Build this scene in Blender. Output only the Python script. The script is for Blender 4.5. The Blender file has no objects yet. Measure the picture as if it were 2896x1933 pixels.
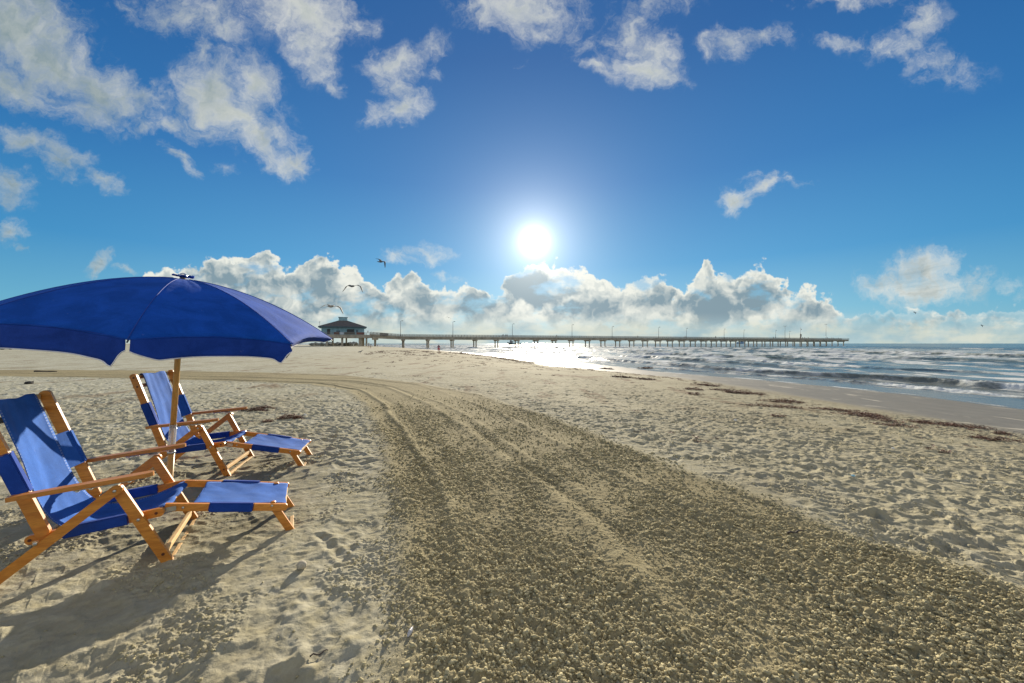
import bpy, bmesh, math, random
import numpy as np
from mathutils import Vector, Matrix

R = math.radians
C = bpy.context.scene.collection
scene = bpy.context.scene

# ------------------------------------------------------------------ camera
F, CX, HZ, EYE = 1100.0, 1448.0, 972.0, 1.2        # focal length in photo pixels, horizon row, eye height
SEA = -1.0
cam_d = bpy.data.cameras.new('camera')
cam_d.sensor_width = 36.0
cam_d.lens = F / 2896 * 36.0
cam_d.shift_y = 5.5 / 2896
cam_d.clip_start = 0.05
cam_d.clip_end = 30000
cam = bpy.data.objects.new('camera', cam_d)
C.objects.link(cam)
cam.location = (0, 0, EYE)
cam.rotation_euler = (R(90), 0, 0)
scene.camera = cam
scene.view_settings.view_transform = 'Standard'
scene.view_settings.look = 'None'
scene.view_settings.gamma = 1.0
scene.view_settings.exposure = 1.0
scene.render.film_transparent = False
scene.cycles.max_bounces = 8
scene.cycles.transparent_max_bounces = 8
scene.cycles.sample_clamp_indirect = 6.0
scene.cycles.caustics_reflective = False
scene.cycles.caustics_refractive = False

# sun: straight ahead, a little right of centre, low
SDIR = Vector(((1511 - CX) / F, 1.0, (HZ - 684) / F)).normalized()
SUN_EL = math.asin(SDIR.z)
SUN_AZ = math.atan2(SDIR.x, SDIR.y)
sun_d = bpy.data.lights.new('sun', 'SUN')
sun_d.energy = 4.8
sun_d.angle = R(0.5)
sun_d.color = (1.0, 0.90, 0.74)
sun = bpy.data.objects.new('sun', sun_d)
C.objects.link(sun)
sun.rotation_euler = SDIR.to_track_quat('Z', 'Y').to_euler()
sun.location = (0, 0, 50)

# ------------------------------------------------------------------ node helper
class NT:
    def __init__(s, tree):
        s.t = tree
        s.n = tree.nodes
        s.l = tree.links
    def _set(s, sock, v):
        if v is None: return
        if hasattr(v, 'is_output') or isinstance(v, bpy.types.NodeSocket):
            s.l.new(v, sock)
        else:
            sock.default_value = v
    def add(s, typ, **kw):
        n = s.n.new(typ)
        for k, v in kw.items(): setattr(n, k, v)
        return n
    def math(s, op, a, b=None, c=None, clamp=False):
        n = s.add('ShaderNodeMath', operation=op, use_clamp=clamp)
        s._set(n.inputs[0], a); s._set(n.inputs[1], b); s._set(n.inputs[2], c)
        return n.outputs[0]
    def vmath(s, op, a, b=None, c=None):
        n = s.add('ShaderNodeVectorMath', operation=op)
        s._set(n.inputs[0], a); s._set(n.inputs[1], b)
        if c is not None: s._set(n.inputs[2], c)
        return n.outputs['Value'] if op in ('LENGTH', 'DOT_PRODUCT', 'DISTANCE') else n.outputs['Vector']
    def scale(s, a, f):
        n = s.add('ShaderNodeVectorMath', operation='SCALE')
        s._set(n.inputs[0], a); s._set(n.inputs['Scale'], f)
        return n.outputs[0]
    def noise(s, vec, scale, detail=4, rough=.5, dist=0.0, color=False, dims='3D'):
        n = s.add('ShaderNodeTexNoise', noise_dimensions=dims)
        s._set(n.inputs['Vector'], vec)
        n.inputs['Scale'].default_value = scale; n.inputs['Detail'].default_value = detail
        n.inputs['Roughness'].default_value = rough; n.inputs['Distortion'].default_value = dist
        return n.outputs['Color' if color else 'Fac']
    def mapr(s, v, a, b, c=0.0, d=1.0, smooth=True):
        n = s.add('ShaderNodeMapRange', interpolation_type='SMOOTHSTEP' if smooth else 'LINEAR')
        s._set(n.inputs[0], v)
        for i, x in enumerate((a, b, c, d)): s._set(n.inputs[1 + i], x)
        return n.outputs[0]
    def mix(s, f, a, b, op='MIX'):
        n = s.add('ShaderNodeMix', data_type='RGBA', blend_type=op)
        s._set(n.inputs[0], f)
        for sock, v in ((n.inputs[6], a), (n.inputs[7], b)):
            if isinstance(v, tuple) and len(v) == 3: v = (*v, 1)
            s._set(sock, v)
        return n.outputs[2]
    def comb(s, x, y, z):
        n = s.add('ShaderNodeCombineXYZ')
        s._set(n.inputs[0], x); s._set(n.inputs[1], y); s._set(n.inputs[2], z)
        return n.outputs[0]
    def sep(s, v):
        n = s.add('ShaderNodeSeparateXYZ'); s._set(n.inputs[0], v)
        return n.outputs
    def ramp(s, f, stops, interp='LINEAR'):
        n = s.add('ShaderNodeValToRGB'); s._set(n.inputs[0], f)
        cr = n.color_ramp; cr.interpolation = interp
        while len(cr.elements) < len(stops): cr.elements.new(.5)
        for e, (p, c) in zip(cr.elements, stops):
            e.position = p; e.color = (*c, 1) if len(c) == 3 else c
        return n.outputs[0]
    def attr(s, name, out='Fac'):
        n = s.add('ShaderNodeAttribute', attribute_name=name)
        return n.outputs[out]

def srgb(r, g, b):
    def f(c):
        c /= 255.0
        return c / 12.92 if c <= .04045 else ((c + .055) / 1.055) ** 2.4
    return (f(r), f(g), f(b))

# ------------------------------------------------------------------ sky
world = bpy.data.worlds.new('World')
scene.world = world
world.use_nodes = True
wt = NT(world.node_tree)
wt.n.clear()
EXPO = 2 ** scene.view_settings.exposure
tc = wt.add('ShaderNodeTexCoord')
dirv = tc.outputs['Generated']
dx, dy, dz = wt.sep(dirv)
sky = wt.add('ShaderNodeTexSky')
sky.sky_type = 'NISHITA'
sky.sun_disc = False
sky.sun_elevation = SUN_EL
sky.sun_rotation = SUN_AZ
sky.altitude = 0
sky.air_density = 1.0
sky.dust_density = 0.6
sky.ozone_density = 2.5
nish = wt.scale(sky.outputs[0], 0.10)

# clear-air colour by elevation, deepening away from the sun
el = wt.math('ARCSINE', wt.math('MAXIMUM', dz, 0.0))
eln = wt.math('DIVIDE', el, R(60), clamp=True)
clear = wt.ramp(eln, [(0.0, srgb(178, 208, 214)), (0.07, srgb(134, 192, 216)), (0.18, srgb(84, 158, 206)),
                      (0.36, srgb(58, 124, 184)), (0.60, srgb(42, 98, 160)), (1.0, srgb(34, 82, 142))])
sdot = wt.vmath('DOT_PRODUCT', dirv, tuple(SDIR))
away = wt.mapr(sdot, 0.92, 0.55, 0.0, 1.0)
clear = wt.mix(away, clear, wt.mix(1.0, clear, (0.55, 0.78, 0.86), 'MULTIPLY'))
clear = wt.scale(clear, 1 / EXPO)
clear = wt.mix(0.06, clear, wt.mix(1.0, nish, (0.5, 0.72, 1.0), 'MULTIPLY'))

# direction -> tangent-plane coordinates of the sunward half of the sky
ysafe = wt.math('MAXIMUM', dy, 0.10)
U = wt.math('MULTIPLY_ADD', wt.math('DIVIDE', dx, ysafe), 1.1 / 1.2329, 1.448 / 1.2329)
V = wt.math('MULTIPLY_ADD', wt.math('DIVIDE', dz, ysafe), -1.1 / 1.2329, 0.972 / 1.2329)
P = wt.comb(U, V, 0.0)
zs = wt.math('MAXIMUM', dz, 0.03)
plane = wt.comb(wt.math('DIVIDE', dx, wt.math('ADD', zs, .12)), wt.math('DIVIDE', dy, wt.math('ADD', zs, .12)), 0.0)
warp = wt.noise(P, 5.0, 5, .6, color=True)
warp2 = wt.noise(P, 22.0, 3, .6, color=True)
off = wt.vmath('MULTIPLY', wt.vmath('SUBTRACT', warp, (.5, .5, .5)), (.15, .12, 0))
off2 = wt.vmath('MULTIPLY', wt.vmath('SUBTRACT', warp2, (.5, .5, .5)), (.055, .045, 0))
Pw = wt.vmath('ADD', wt.vmath('ADD', P, off), off2)

Uw, Vw, _ = wt.sep(Pw)
def blobs(lst):
    acc = None; src = Pw
    for i_, b in enumerate(lst):
        if i_ % 10 == 9:                                         # evaluated in turns, to stay within the renderer's node stack
            src = wt.comb(Uw, Vw, acc)
        cx, cy, rx, ry = b[:4]
        ang = b[4] if len(b) > 4 else 0
        w = b[5] if len(b) > 5 else 1.0
        m = wt.add('ShaderNodeMapping', vector_type='TEXTURE')
        wt.l.new(src, m.inputs[0])
        m.inputs['Location'].default_value = (cx / 1000, cy / 1000, 0)
        m.inputs['Rotation'].default_value = (0, 0, R(ang))
        m.inputs['Scale'].default_value = (rx / 1000 * 1.85, ry / 1000 * 1.85, 1e5)
        v = wt.math('MULTIPLY_ADD', wt.vmath('LENGTH', m.outputs[0]), -w, w)
        acc = v if acc is None else wt.math('SMOOTH_MAX', acc, v, 0.15)
    return wt.math('MAXIMUM', acc, 0.0)

upper = blobs([(30, 60, 130, 120, 20), (120, 160, 150, 80, 32), (30, 200, 90, 50, 25), (225, 215, 130, 62, 22), (320, 222, 80, 30, 18),
    (485, 200, 75, 70, -20), (448, 120, 24, 60, -8, .8), (580, 190, 58, 55, 10), (520, 250, 110, 50, 10), (400, 292, 150, 26, 4, .8), (600, 310, 85, 48, 28),
    (668, 362, 48, 34, 20), (430, 40, 130, 50, 8, .8), (520, 80, 50, 36, 20, .7), (300, 10, 70, 24, 0, .6), (700, 30, 130, 55, 6, .85), (820, 55, 50, 30, 10, .6), (720, 120, 42, 60, -30, .8), (765, 190, 34, 18, 38, .6),
    (910, 145, 58, 40, -10, .95), (900, 190, 40, 34, 0, .9), (905, 245, 62, 36, -18), (995, 110, 60, 34, -25, .6), (1010, 170, 22, 20, 0, .5),
    (1190, 20, 130, 50, 8, .9), (1250, 80, 60, 30, 0, .85), (1350, 100, 50, 50, 20, .5), (1440, 60, 55, 80, 10, .75), (1490, 120, 60, 50, 25, .85), (1470, 172, 80, 34, 10, .9), (1385, 160, 46, 14, 5, .7),
    (1200, 160, 26, 16, 0, .45), (1480, 5, 110, 30, 0, .6),
    (1690, 95, 66, 36, -12, .85), (1750, 78, 50, 28, -8, .8), (1800, 80, 40, 30, 0, .45), (1930, -5, 130, 20, 0, .7), (2060, 120, 120, 42, 14, .58), (2160, 150, 90, 36, 10, .55), (2110, 50, 60, 50, 60, .55), (1930, 95, 70, 22, 0, .55),
    (60, 325, 80, 26, 12, .8), (130, 365, 80, 34, 22, .85), (235, 415, 70, 18, 28, .8), (20, 420, 65, 36, 25, .85), (22, 528, 42, 26, 20, .85), (60, 578, 50, 9, 8, .5),
    (420, 368, 62, 18, 35, .72), (450, 400, 26, 14, 35, .6), (512, 388, 26, 18, -10, .6), (235, 615, 30, 17, -25, .85), (310, 625, 36, 8, 0, .6),
    (1698, 463, 46, 26, -12, 1.0), (1752, 437, 60, 20, -26, .85), (1812, 420, 48, 10, -12, .55), (1730, 412, 26, 8, 10, .4), (985, 575, 46, 22, 6, .8), (925, 588, 46, 16, -16, .65), (1010, 628, 36, 10, 10, .6),
    (2125, 622, 66, 40, 0, 1.1), (2100, 660, 110, 30, 0, 1.1), (2190, 655, 70, 28, 8, .9), (2060, 672, 50, 16, 0, .8), (2310, 668, 50, 20, 0, .6), (1975, 632, 20, 8, 0, .4)])

# cumulus bank along the horizon: outline as a curve of row over column
fc = wt.add('ShaderNodeFloatCurve')
curve = fc.mapping.curves[0]
pts = [(-2400, 640), (-1500, 700), (-700, 620), (0, 700), (300, 680), (345, 628), (385, 606), (430, 612), (500, 578), (560, 592), (600, 590), (650, 612), (690, 622), (735, 586), (770, 604), (830, 624),
       (875, 652), (920, 622), (965, 630), (1000, 655), (1050, 648), (1120, 672), (1160, 662), (1185, 618), (1235, 604), (1285, 600), (1340, 612), (1385, 650), (1425, 660), (1450, 632),
       (1495, 630), (1530, 658), (1562, 668), (1600, 622), (1632, 600), (1668, 628), (1700, 618), (1750, 618), (1790, 640), (1806, 672), (1860, 674), (1925, 700), (1990, 712), (2060, 694),
       (2120, 704), (2200, 716), (2290, 702), (2349, 700), (3000, 640), (3800, 700), (4800, 650)]
lo, hi = -2400.0, 4800.0
while len(curve.points) < len(pts): curve.points.new(.5, .5)
for p, (x, y) in zip(curve.points, pts):
    p.location = ((x - lo) / (hi - lo), (y - 500) / 300.0); p.handle_type = 'AUTO'
fc.mapping.update()
wt._set(fc.inputs['Value'], wt.math('DIVIDE', wt.math('SUBTRACT', Uw, lo / 1000), (hi - lo) / 1000, clamp=True))
top = wt.math('MULTIPLY_ADD', fc.outputs[0], .3, .5)
billow = wt.noise(P, 30.0, 5, .55)
depth = wt.math('ADD', wt.math('SUBTRACT', Vw, top), wt.math('MULTIPLY_ADD', billow, .075, -.0375))   # >0 inside the bank
bank = wt.mapr(depth, -.002, .008)
gap = wt.noise(wt.comb(wt.math('MULTIPLY', U, .55), V, 0.), 15.0, 5, .6)
gap_t = wt.mapr(U, 1.76, 2.0, .045, .14)
bank = wt.math('MULTIPLY', bank, wt.mapr(wt.math('SUBTRACT', gap, gap_t), .30, .45, .30, 1.0))

pq = wt.vmath('ADD', wt.vmath('MULTIPLY', plane, (1.0, .42, 1.0)), wt.vmath('MULTIPLY', wt.vmath('SUBTRACT', warp, (.5, .5, .5)), (.5, .35, 0)))
fib = wt.noise(pq, 4.2, 9, .68)
curly = wt.noise(Pw, 17.0, 7, .66)
fw = wt.mapr(dz, .14, .34)
upn = wt.math('ADD', wt.math('MULTIPLY_ADD', upper, 1.6, -.41), wt.math('MULTIPLY', wt.math('MULTIPLY_ADD', fib, 3.0, -1.5), fw))
upn = wt.math('ADD', upn, wt.math('MULTIPLY', wt.math('SUBTRACT', curly, .5), wt.math('MULTIPLY_ADD', fw, -1.2, 2.9)))
up_d = wt.mapr(upn, -.16, 1.50)
up_d = wt.math('MULTIPLY', up_d, wt.mapr(upper, 0.06, .36))
up_d = wt.math('POWER', up_d, .9)
up_d = wt.math('MULTIPLY', up_d, .95)

# behind the viewer: unseen broken cloud, added and brightened to fill the shaded sides
bk = wt.mapr(wt.noise(plane, 1.1, 6, .6), .44, .60)
bk = wt.math('MULTIPLY', bk, wt.mapr(dy, .12, -.12))

# relief of the billows: compare the field here and a little nearer the sun
sunP = (1511 / 1232.9, 684 / 1232.9, 0.0)
tosun = wt.vmath('NORMALIZE', wt.vmath('SUBTRACT', sunP, P))
tosun = wt.vmath('ADD', tosun, (0.0, -.7, 0.0))
def relief(scale, step, det, rough):
    a_ = wt.noise(Pw, scale, det, rough); b_ = wt.noise(wt.vmath('ADD', Pw, wt.scale(tosun, step)), scale, det, rough)
    return wt.math('SUBTRACT', a_, b_)
rel_u = relief(6.5, .026, 5, .55)
thick = wt.mapr(upn, .45, 1.55)
farleft = wt.mapr(U, .80, .0, 0.0, .40)
litv = wt.math('ADD', wt.math('MULTIPLY_ADD', thick, -.40, .90), wt.math('ADD', wt.math('MULTIPLY', rel_u, 1.5), wt.math('MULTIPLY_ADD', fib, 1.3, -.65)))
litv = wt.math('SUBTRACT', litv, farleft, clamp=True)
c_up = wt.mix(litv, srgb(112, 138, 146), srgb(232, 232, 222))

def radial(cx, cy, rx, ry, w=1.0):
    m = wt.add('ShaderNodeMapping', vector_type='TEXTURE')
    wt.l.new(Pw, m.inputs[0])
    m.inputs['Location'].default_value = (cx / 1000, cy / 1000, 0)
    m.inputs['Scale'].default_value = (rx / 1000, ry / 1000, 1)
    return wt.mapr(wt.vmath('LENGTH', m.outputs[0]), 1.0, .25, 0.0, w)
rel_b = wt.math('ADD', wt.math('MULTIPLY', relief(12.0, .014, 4, .5), 3.4), wt.math('MULTIPLY', relief(34.0, .006, 2, .5), .7))
body_n = wt.noise(wt.comb(U, wt.math('MULTIPLY', V, 1.5), 3.0), 9.0, 4, .55, .3)
rim = wt.mapr(depth, .002, .022, 1.0, 0.0)
darks = None
for a in [(1218, 674, 80, 44, .75), (1625, 700, 200, 46, .38), (1520, 700, 100, 36, .2), (1740, 660, 70, 55, .35), (1330, 705, 150, 26, .25), (560, 690, 230, 80, .32), (850, 665, 60, 36, .38), (760, 690, 110, 42, .38),
          (920, 645, 50, 20, .35), (1080, 690, 90, 25, .25), (2000, 725, 160, 18, .25), (2200, 715, 150, 22, .3), (2150, 668, 110, 16, .5)]:
    v = radial(*a)
    darks = v if darks is None else wt.math('MAXIMUM', darks, v)
b_l = wt.math('ADD', wt.mapr(body_n, .36, .62, .22, .78), wt.math('MULTIPLY', rim, .55))
b_l = wt.math('ADD', b_l, rel_b)
b_l = wt.math('SUBTRACT', b_l, darks)
c_bank = wt.mix(wt.math('ADD', b_l, 0.0, clamp=True), srgb(132, 156, 168), srgb(236, 238, 228))
# hazy bright strip under the cloud base
strip = wt.mapr(V, .715, .765)
st_n = wt.noise(wt.comb(wt.math('MULTIPLY', U, .35), V, 0.0), 30.0, 4, .55)
c_strip = wt.mix(wt.mapr(st_n, .35, .65), srgb(172, 198, 204), srgb(212, 218, 204))
c_bank = wt.mix(wt.math('MULTIPLY', strip, .85), c_bank, c_strip)
bank = wt.math('MAXIMUM', bank, wt.math('MULTIPLY', strip, .8))

skyc = wt.mix(bk, clear, tuple(c * .72 for c in srgb(244, 238, 226)))
skyc = wt.mix(up_d, skyc, wt.scale(c_up, 1 / EXPO))
skyc = wt.mix(bank, skyc, wt.scale(c_bank, 1 / EXPO))
# sunlight scattered forward by thin high haze around the sun
ang = wt.math('ARCCOSINE', wt.math('MINIMUM', sdot, 1.0))
g0 = wt.math('POWER', 2.718, wt.math('MULTIPLY', wt.math('POWER', wt.math('DIVIDE', ang, R(1.6)), 2.0), -1.0))
g1 = wt.math('POWER', 2.718, wt.math('MULTIPLY', ang, -1 / R(3.0)))
g2 = wt.math('POWER', 2.718, wt.math('MULTIPLY', ang, -1 / R(9)))
glow = wt.math('ADD', wt.math('MULTIPLY', g0, 1.0), wt.math('ADD', wt.math('MULTIPLY', g1, 1.15), wt.math('MULTIPLY', g2, .22)))
glow = wt.scale(wt.mix(1.0, (1.0, .97, .90), (1, 1, 1), 'MULTIPLY'), wt.math('DIVIDE', glow, EXPO))
skyc = wt.vmath('ADD', skyc, glow)
skyc = wt.mix(wt.mapr(dz, -.02, -.10), skyc, (.16, .17, .16))
bg = wt.add('ShaderNodeBackground')
wt._set(bg.inputs[0], skyc)
bg.inputs[1].default_value = 1.0
wo = wt.add('ShaderNodeOutputWorld')
wt.l.new(bg.outputs[0], wo.inputs[0])
world.cycles.sampling_method = 'MANUAL'
world.cycles.sample_map_resolution = 512

# ------------------------------------------------------------------ numpy noise
_rg = np.random.RandomState(7)
_ga = _rg.rand(4096) * 2 * np.pi
_gx = np.cos(_ga).astype(np.float32); _gy = np.sin(_ga).astype(np.float32)
def perlin(x, y, seed=0):
    x = np.asarray(x, np.float64); y = np.asarray(y, np.float64)
    ix = np.floor(x).astype(np.int64); iy = np.floor(y).astype(np.int64)
    fx = (x - ix).astype(np.float32); fy = (y - iy).astype(np.float32)
    def g(i, j):
        h = (i * 374761393 + j * 668265263 + seed * 974634777) & 0xffffffff
        h = ((h ^ (h >> 13)) * 1274126177) & 0xffffffff
        return ((h ^ (h >> 16)) & 4095)
    def d(i, j, a, b):
        k = g(i, j)
        return _gx[k] * a + _gy[k] * b
    u = fx * fx * fx * (fx * (fx * 6 - 15) + 10); v = fy * fy * fy * (fy * (fy * 6 - 15) + 10)
    n00 = d(ix, iy, fx, fy); n10 = d(ix + 1, iy, fx - 1, fy)
    n01 = d(ix, iy + 1, fx, fy - 1); n11 = d(ix + 1, iy + 1, fx - 1, fy - 1)
    a = n00 + u * (n10 - n00); b = n01 + u * (n11 - n01)
    return (a + v * (b - a)) * 1.41
def sstep(x, a, b):
    t = np.clip((x - a) / (b - a), 0, 1)
    return t * t * (3 - 2 * t)
def seg_dist(x, y, P):
    """distance to a polyline and the side it lies on (left of travel is positive)"""
    best = np.full(x.shape, 1e9); side = np.ones(x.shape)
    for (ax, ay), (bx, by) in zip(P[:-1], P[1:]):
        vx, vy = bx - ax, by - ay
        t = np.clip(((x - ax) * vx + (y - ay) * vy) / (vx * vx + vy * vy), 0, 1)
        d = np.hypot(x - ax - t * vx, y - ay - t * vy)
        s = np.sign((x - ax) * -vy + (y - ay) * vx)
        m = d < best - 1e-9
        side = np.where(m, s, side); best = np.where(m, d, best)
    return best, side
def px_flat(u, v, h=EYE):
    """photo pixel (2896 wide) -> point on level ground h below the eye"""
    D = F * h / (v - HZ)
    return ((u - CX) / F * D, D)

# ------------------------------------------------------------------ lie of the land
SH = [px_flat(u * 1.2329, v * 1.2329, EYE - SEA) for u, v in
      ((2349, 937), (2100, 905), (1900, 885), (1700, 868), (1500, 852), (1300, 830), (1150, 815), (1000, 803), (870, 796))]
SH = [(19.5, -60.0), (18.6, -10.0), (17.9, 6.0)] + SH + [(-420.0, 620.0), (-1700.0, 2600.0), (-9000.0, 12000.0)]
_sy = np.array([p[1] for p in SH]); _sx = np.array([p[0] for p in SH])
def shore_x(y): return np.interp(y, _sy, _sx)
def shore_s(x, y):
    """metres inland (+) or seaward (-) from the waterline"""
    e = 0.02 * np.maximum(np.abs(y), 4) + .5
    sl = (shore_x(y + e) - shore_x(y - e)) / (2 * e)
    w = .35 * perlin(y * .22, y * 0 + 1.5, 5) + .8 * perlin(y * .05, y * 0 + 3.5, 6)
    return (shore_x(y) + w - x) / np.sqrt(1 + sl * sl)
BS = np.array([-400, -60, -12, -3, 0, 8.0, 11.5, 16, 30, 4000])
BZ = np.array([-5, -3.2, -1.8, -1.2, -1.0, -.50, -.22, 0, 0, 0])
def base_z(x, y):
    return np.interp(shore_s(np.asarray(x, float), np.asarray(y, float)), BS, BZ)
def ground_at(u, v):
    """photo pixel -> point on the smooth ground"""
    a, b = 0.5, 4000.0
    dxx = (u - CX) / F; dzz = -(v - HZ) / F
    D = np.geomspace(a, b, 6000)
    z = EYE + dzz * D - base_z(dxx * D, D)
    i = int(np.argmax(z < 0))
    D = D[i]
    return Vector((dxx * D, D, float(base_z(dxx * D, D))))

PL = [(870, 1568), (898, 1450), (906, 1300), (893, 1150), (866, 1020), (836, 935), (790, 896), (700, 882), (560, 876), (300, 869), (0, 864)]
PR = [(2349, 1345), (2000, 1240), (1700, 1120), (1450, 1030), (1250, 952), (1100, 905), (950, 878), (800, 862), (600, 855), (300, 850), (0, 849)]
PL = [px_flat(u * 1.2329, v * 1.2329) for u, v in PL]; PR = [px_flat(u * 1.2329, v * 1.2329) for u, v in PR]
PL = [(-1.35, -6.0), (-1.05, .6)] + PL + [(-90.0, 17.2)]
PR = [(9.0, -6.0), (4.0, .8)] + PR + [(-90.0, 24.5)]
def path_d(x, y):
    """signed distance into the groomed track (metres, + inside)"""
    d1, s1 = seg_dist(x, y, PL); d2, s2 = seg_dist(x, y, PR)
    return np.minimum(np.where(s1 > 0, -d1, d1), np.where(s2 > 0, d2, -d2))

# ------------------------------------------------------------------ mesh helpers
def grid_mesh(name, X, Y, Z, attrs=None):
    nr, nc = X.shape
    co = np.stack([X, Y, Z], -1).reshape(-1, 3).astype(np.float32)
    i = np.arange(nr * nc).reshape(nr, nc)
    q = np.stack([i[:-1, :-1], i[:-1, 1:], i[1:, 1:], i[1:, :-1]], -1).reshape(-1, 4).astype(np.int32)
    me = bpy.data.meshes.new(name)
    me.vertices.add(len(co)); me.vertices.foreach_set('co', co.ravel())
    me.loops.add(q.size); me.loops.foreach_set('vertex_index', q.ravel())
    me.polygons.add(len(q))
    me.polygons.foreach_set('loop_start', np.arange(0, q.size, 4, dtype=np.int32))
    me.polygons.foreach_set('use_smooth', np.ones(len(q), bool))
    for k, a in (attrs or {}).items():
        at = me.attributes.new(k, 'FLOAT', 'POINT')
        at.data.foreach_set('value', a.reshape(-1).astype(np.float32))
    me.update(calc_edges=True)
    return me
def link(name, me, mat=None, parent=None, smooth=None):
    o = bpy.data.objects.new(name, me)
    C.objects.link(o)
    if mat: me.materials.append(mat)
    if parent: o.parent = parent
    if smooth is not None:
        for p in me.polygons: p.use_smooth = smooth
    return o
def tag(o, label=None, cat=None, group=None, kind=None):
    if label: o['label'] = label
    if cat: o['category'] = cat
    if group: o['group'] = group
    if kind: o['kind'] = kind
    return o
def empty(name, loc, rz=0.0):
    o = bpy.data.objects.new(name, None)
    o.empty_display_size = .1
    C.objects.link(o); o.location = loc; o.rotation_euler = (0, 0, rz)
    return o
def material(name):
    m = bpy.data.materials.new(name); m.use_nodes = True
    t = NT(m.node_tree); t.n.clear()
    b = t.add('ShaderNodeBsdfPrincipled'); o = t.add('ShaderNodeOutputMaterial')
    t.l.new(b.outputs[0], o.inputs[0])
    return m, t, b, o
def simple(name, col, rough=.6, metal=0.0, var=.12, scale=8.0, bump=0.0, coat=0.0):
    m, t, b, o = material(name)
    tcn = t.add('ShaderNodeTexCoord').outputs['Object']
    n = t.noise(tcn, scale, 5, .6)
    c = t.mix(t.mapr(n, .3, .7), tuple(x * (1 - var) for x in col), tuple(min(1, x * (1 + var)) for x in col))
    t._set(b.inputs['Base Color'], c)
    b.inputs['Roughness'].default_value = rough; b.inputs['Metallic'].default_value = metal
    b.inputs['Coat Weight'].default_value = coat
    if bump:
        bn = t.add('ShaderNodeBump'); bn.inputs['Distance'].default_value = bump
        t._set(bn.inputs['Height'], t.noise(tcn, scale * 8, 4, .6)); t._set(b.inputs['Normal'], bn.outputs[0])
    return m

# ------------------------------------------------------------------ ground
def rows():
    y = [-60, -25, -10, -4, -1.5, -.4, .2, .5, .8, 1.0, 1.15, 1.25]
    D = 1.3
    while D < 3400:
        y.append(D)
        D += .0038 if D < 2.2 else .0038 * (D / 2.2) ** 1.5
    y += [5200, 9000, 14000]
    return np.array(y)
GY = rows()
NCOL = 1900
tl = np.linspace(-1, 1, NCOL)
outer = np.array([1.05, 1.12, 1.25, 1.5, 2, 3, 5, 9, 16])
tl = np.concatenate([-outer[::-1], tl, outer])
GW = 1.42 * np.maximum(GY, 0) + .75
X = GW[:, None] * tl[None, :]
Y = np.repeat(GY[:, None], len(tl), 1)
S = shore_s(X, Y)
B = np.interp(S, BS, BZ)
near = GY < 60
nn = int(near.sum())
Xn, Yn, Sn = X[:nn], Y[:nn], S[:nn]
pd = path_d(Xn, Yn) + .07 * perlin(Xn * 1.6, Yn * 1.6, 11) + .03 * perlin(Xn * 6, Yn * 6, 12)
PATH = np.zeros_like(X); PATH[:nn] = sstep(pd, -.09, .18)
dyr = np.gradient(GY)
spx = (GW * 2 / NCOL)[:, None]; spy = dyr[:, None]
def band(wl, seed, sx=1.0):
    """noise of one wavelength, faded where the mesh is too coarse to carry it"""
    f = np.clip(wl / (2.2 * np.maximum(spx[:nn], spy[:nn] * .7)) - .6, 0, 1)
    if float(f.max()) <= 0: return np.zeros_like(Xn)
    return f * perlin(Xn / wl * sx, Yn / wl, seed)
wetn = sstep(Sn, 8.6, 6.6)                                   # smooth washed sand
dryn = 1 - wetn
warpx = .5 * perlin(Xn * .8, Yn * .8, 21); warpy = .5 * perlin(Xn * .8, Yn * .8, 22)
calm = sstep(perlin(Xn * .45 + 9, Yn * .45, 23) + .25, -.35, .35)     # trodden patches against smoother ones
P_ = PATH[:nn]
def lumps(wl, seed, bias, pw=.55):
    return np.clip(band(wl, seed) - bias, 0, 1) ** pw * np.clip(wl / (2.2 * np.maximum(spx[:nn], spy[:nn] * .7)) - .6, 0, 1)
dry = np.zeros_like(Xn)
far_ = sstep(Yn, 2.6, 5.0)                                    # ground round the near chair was walked smooth; beyond it is churned
right_ = sstep(Xn, 1.2, 2.6)
rough_ = np.clip(.14 + .86 * np.maximum(far_, right_), 0, 1)
dry += .012 * band(1.6, 31) + .006 * band(.62, 32)
dry += rough_ * (.35 + .65 * calm) * (.0040 * band(.27, 33, .8) + .0095 * band(.13, 34) + .0085 * band(.085, 26) - .008 * np.abs(band(.11, 39)) + .009 * lumps(.055, 27, .22) * (1 + sstep(Yn, 4, 8)))
dry += (.40 + .60 * calm) * (.0034 * band(.065, 35) + .0020 * band(.032, 36)) + .0011 * band(.016, 37)
crumb = sstep(perlin(Xn * 1.9, Yn * 1.9, 38) + .5 * perlin(Xn * 6, Yn * 6, 29), -.05, .40)
dry += crumb * (.0100 * lumps(.030, 40, .20) + .0065 * lumps(.017, 28, .12))
cl = np.zeros_like(Xn)
dens = .30 + .80 * sstep(perlin(Xn * 1.1, Yn * .8, 41) + .45 * perlin(Xn * 4, Yn * 3, 42), -.55, .30)
nearfar = np.clip(1.25 - .06 * Yn, .7, 1.2)
cl += 1.15 * dens * nearfar * (.0085 * lumps(.050, 43, .10) * (1 + 1.8 * sstep(Yn, 4, 9)) + .0080 * lumps(.029, 44, .10) + .0050 * lumps(.0165, 48, .05) + .0040 * band(.09, 45))
big = lumps(.062, 49, .30, .6)
cl += dens * .014 * big
cl += .006 * band(.55, 46) + .010 * band(1.9, 47)
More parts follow.
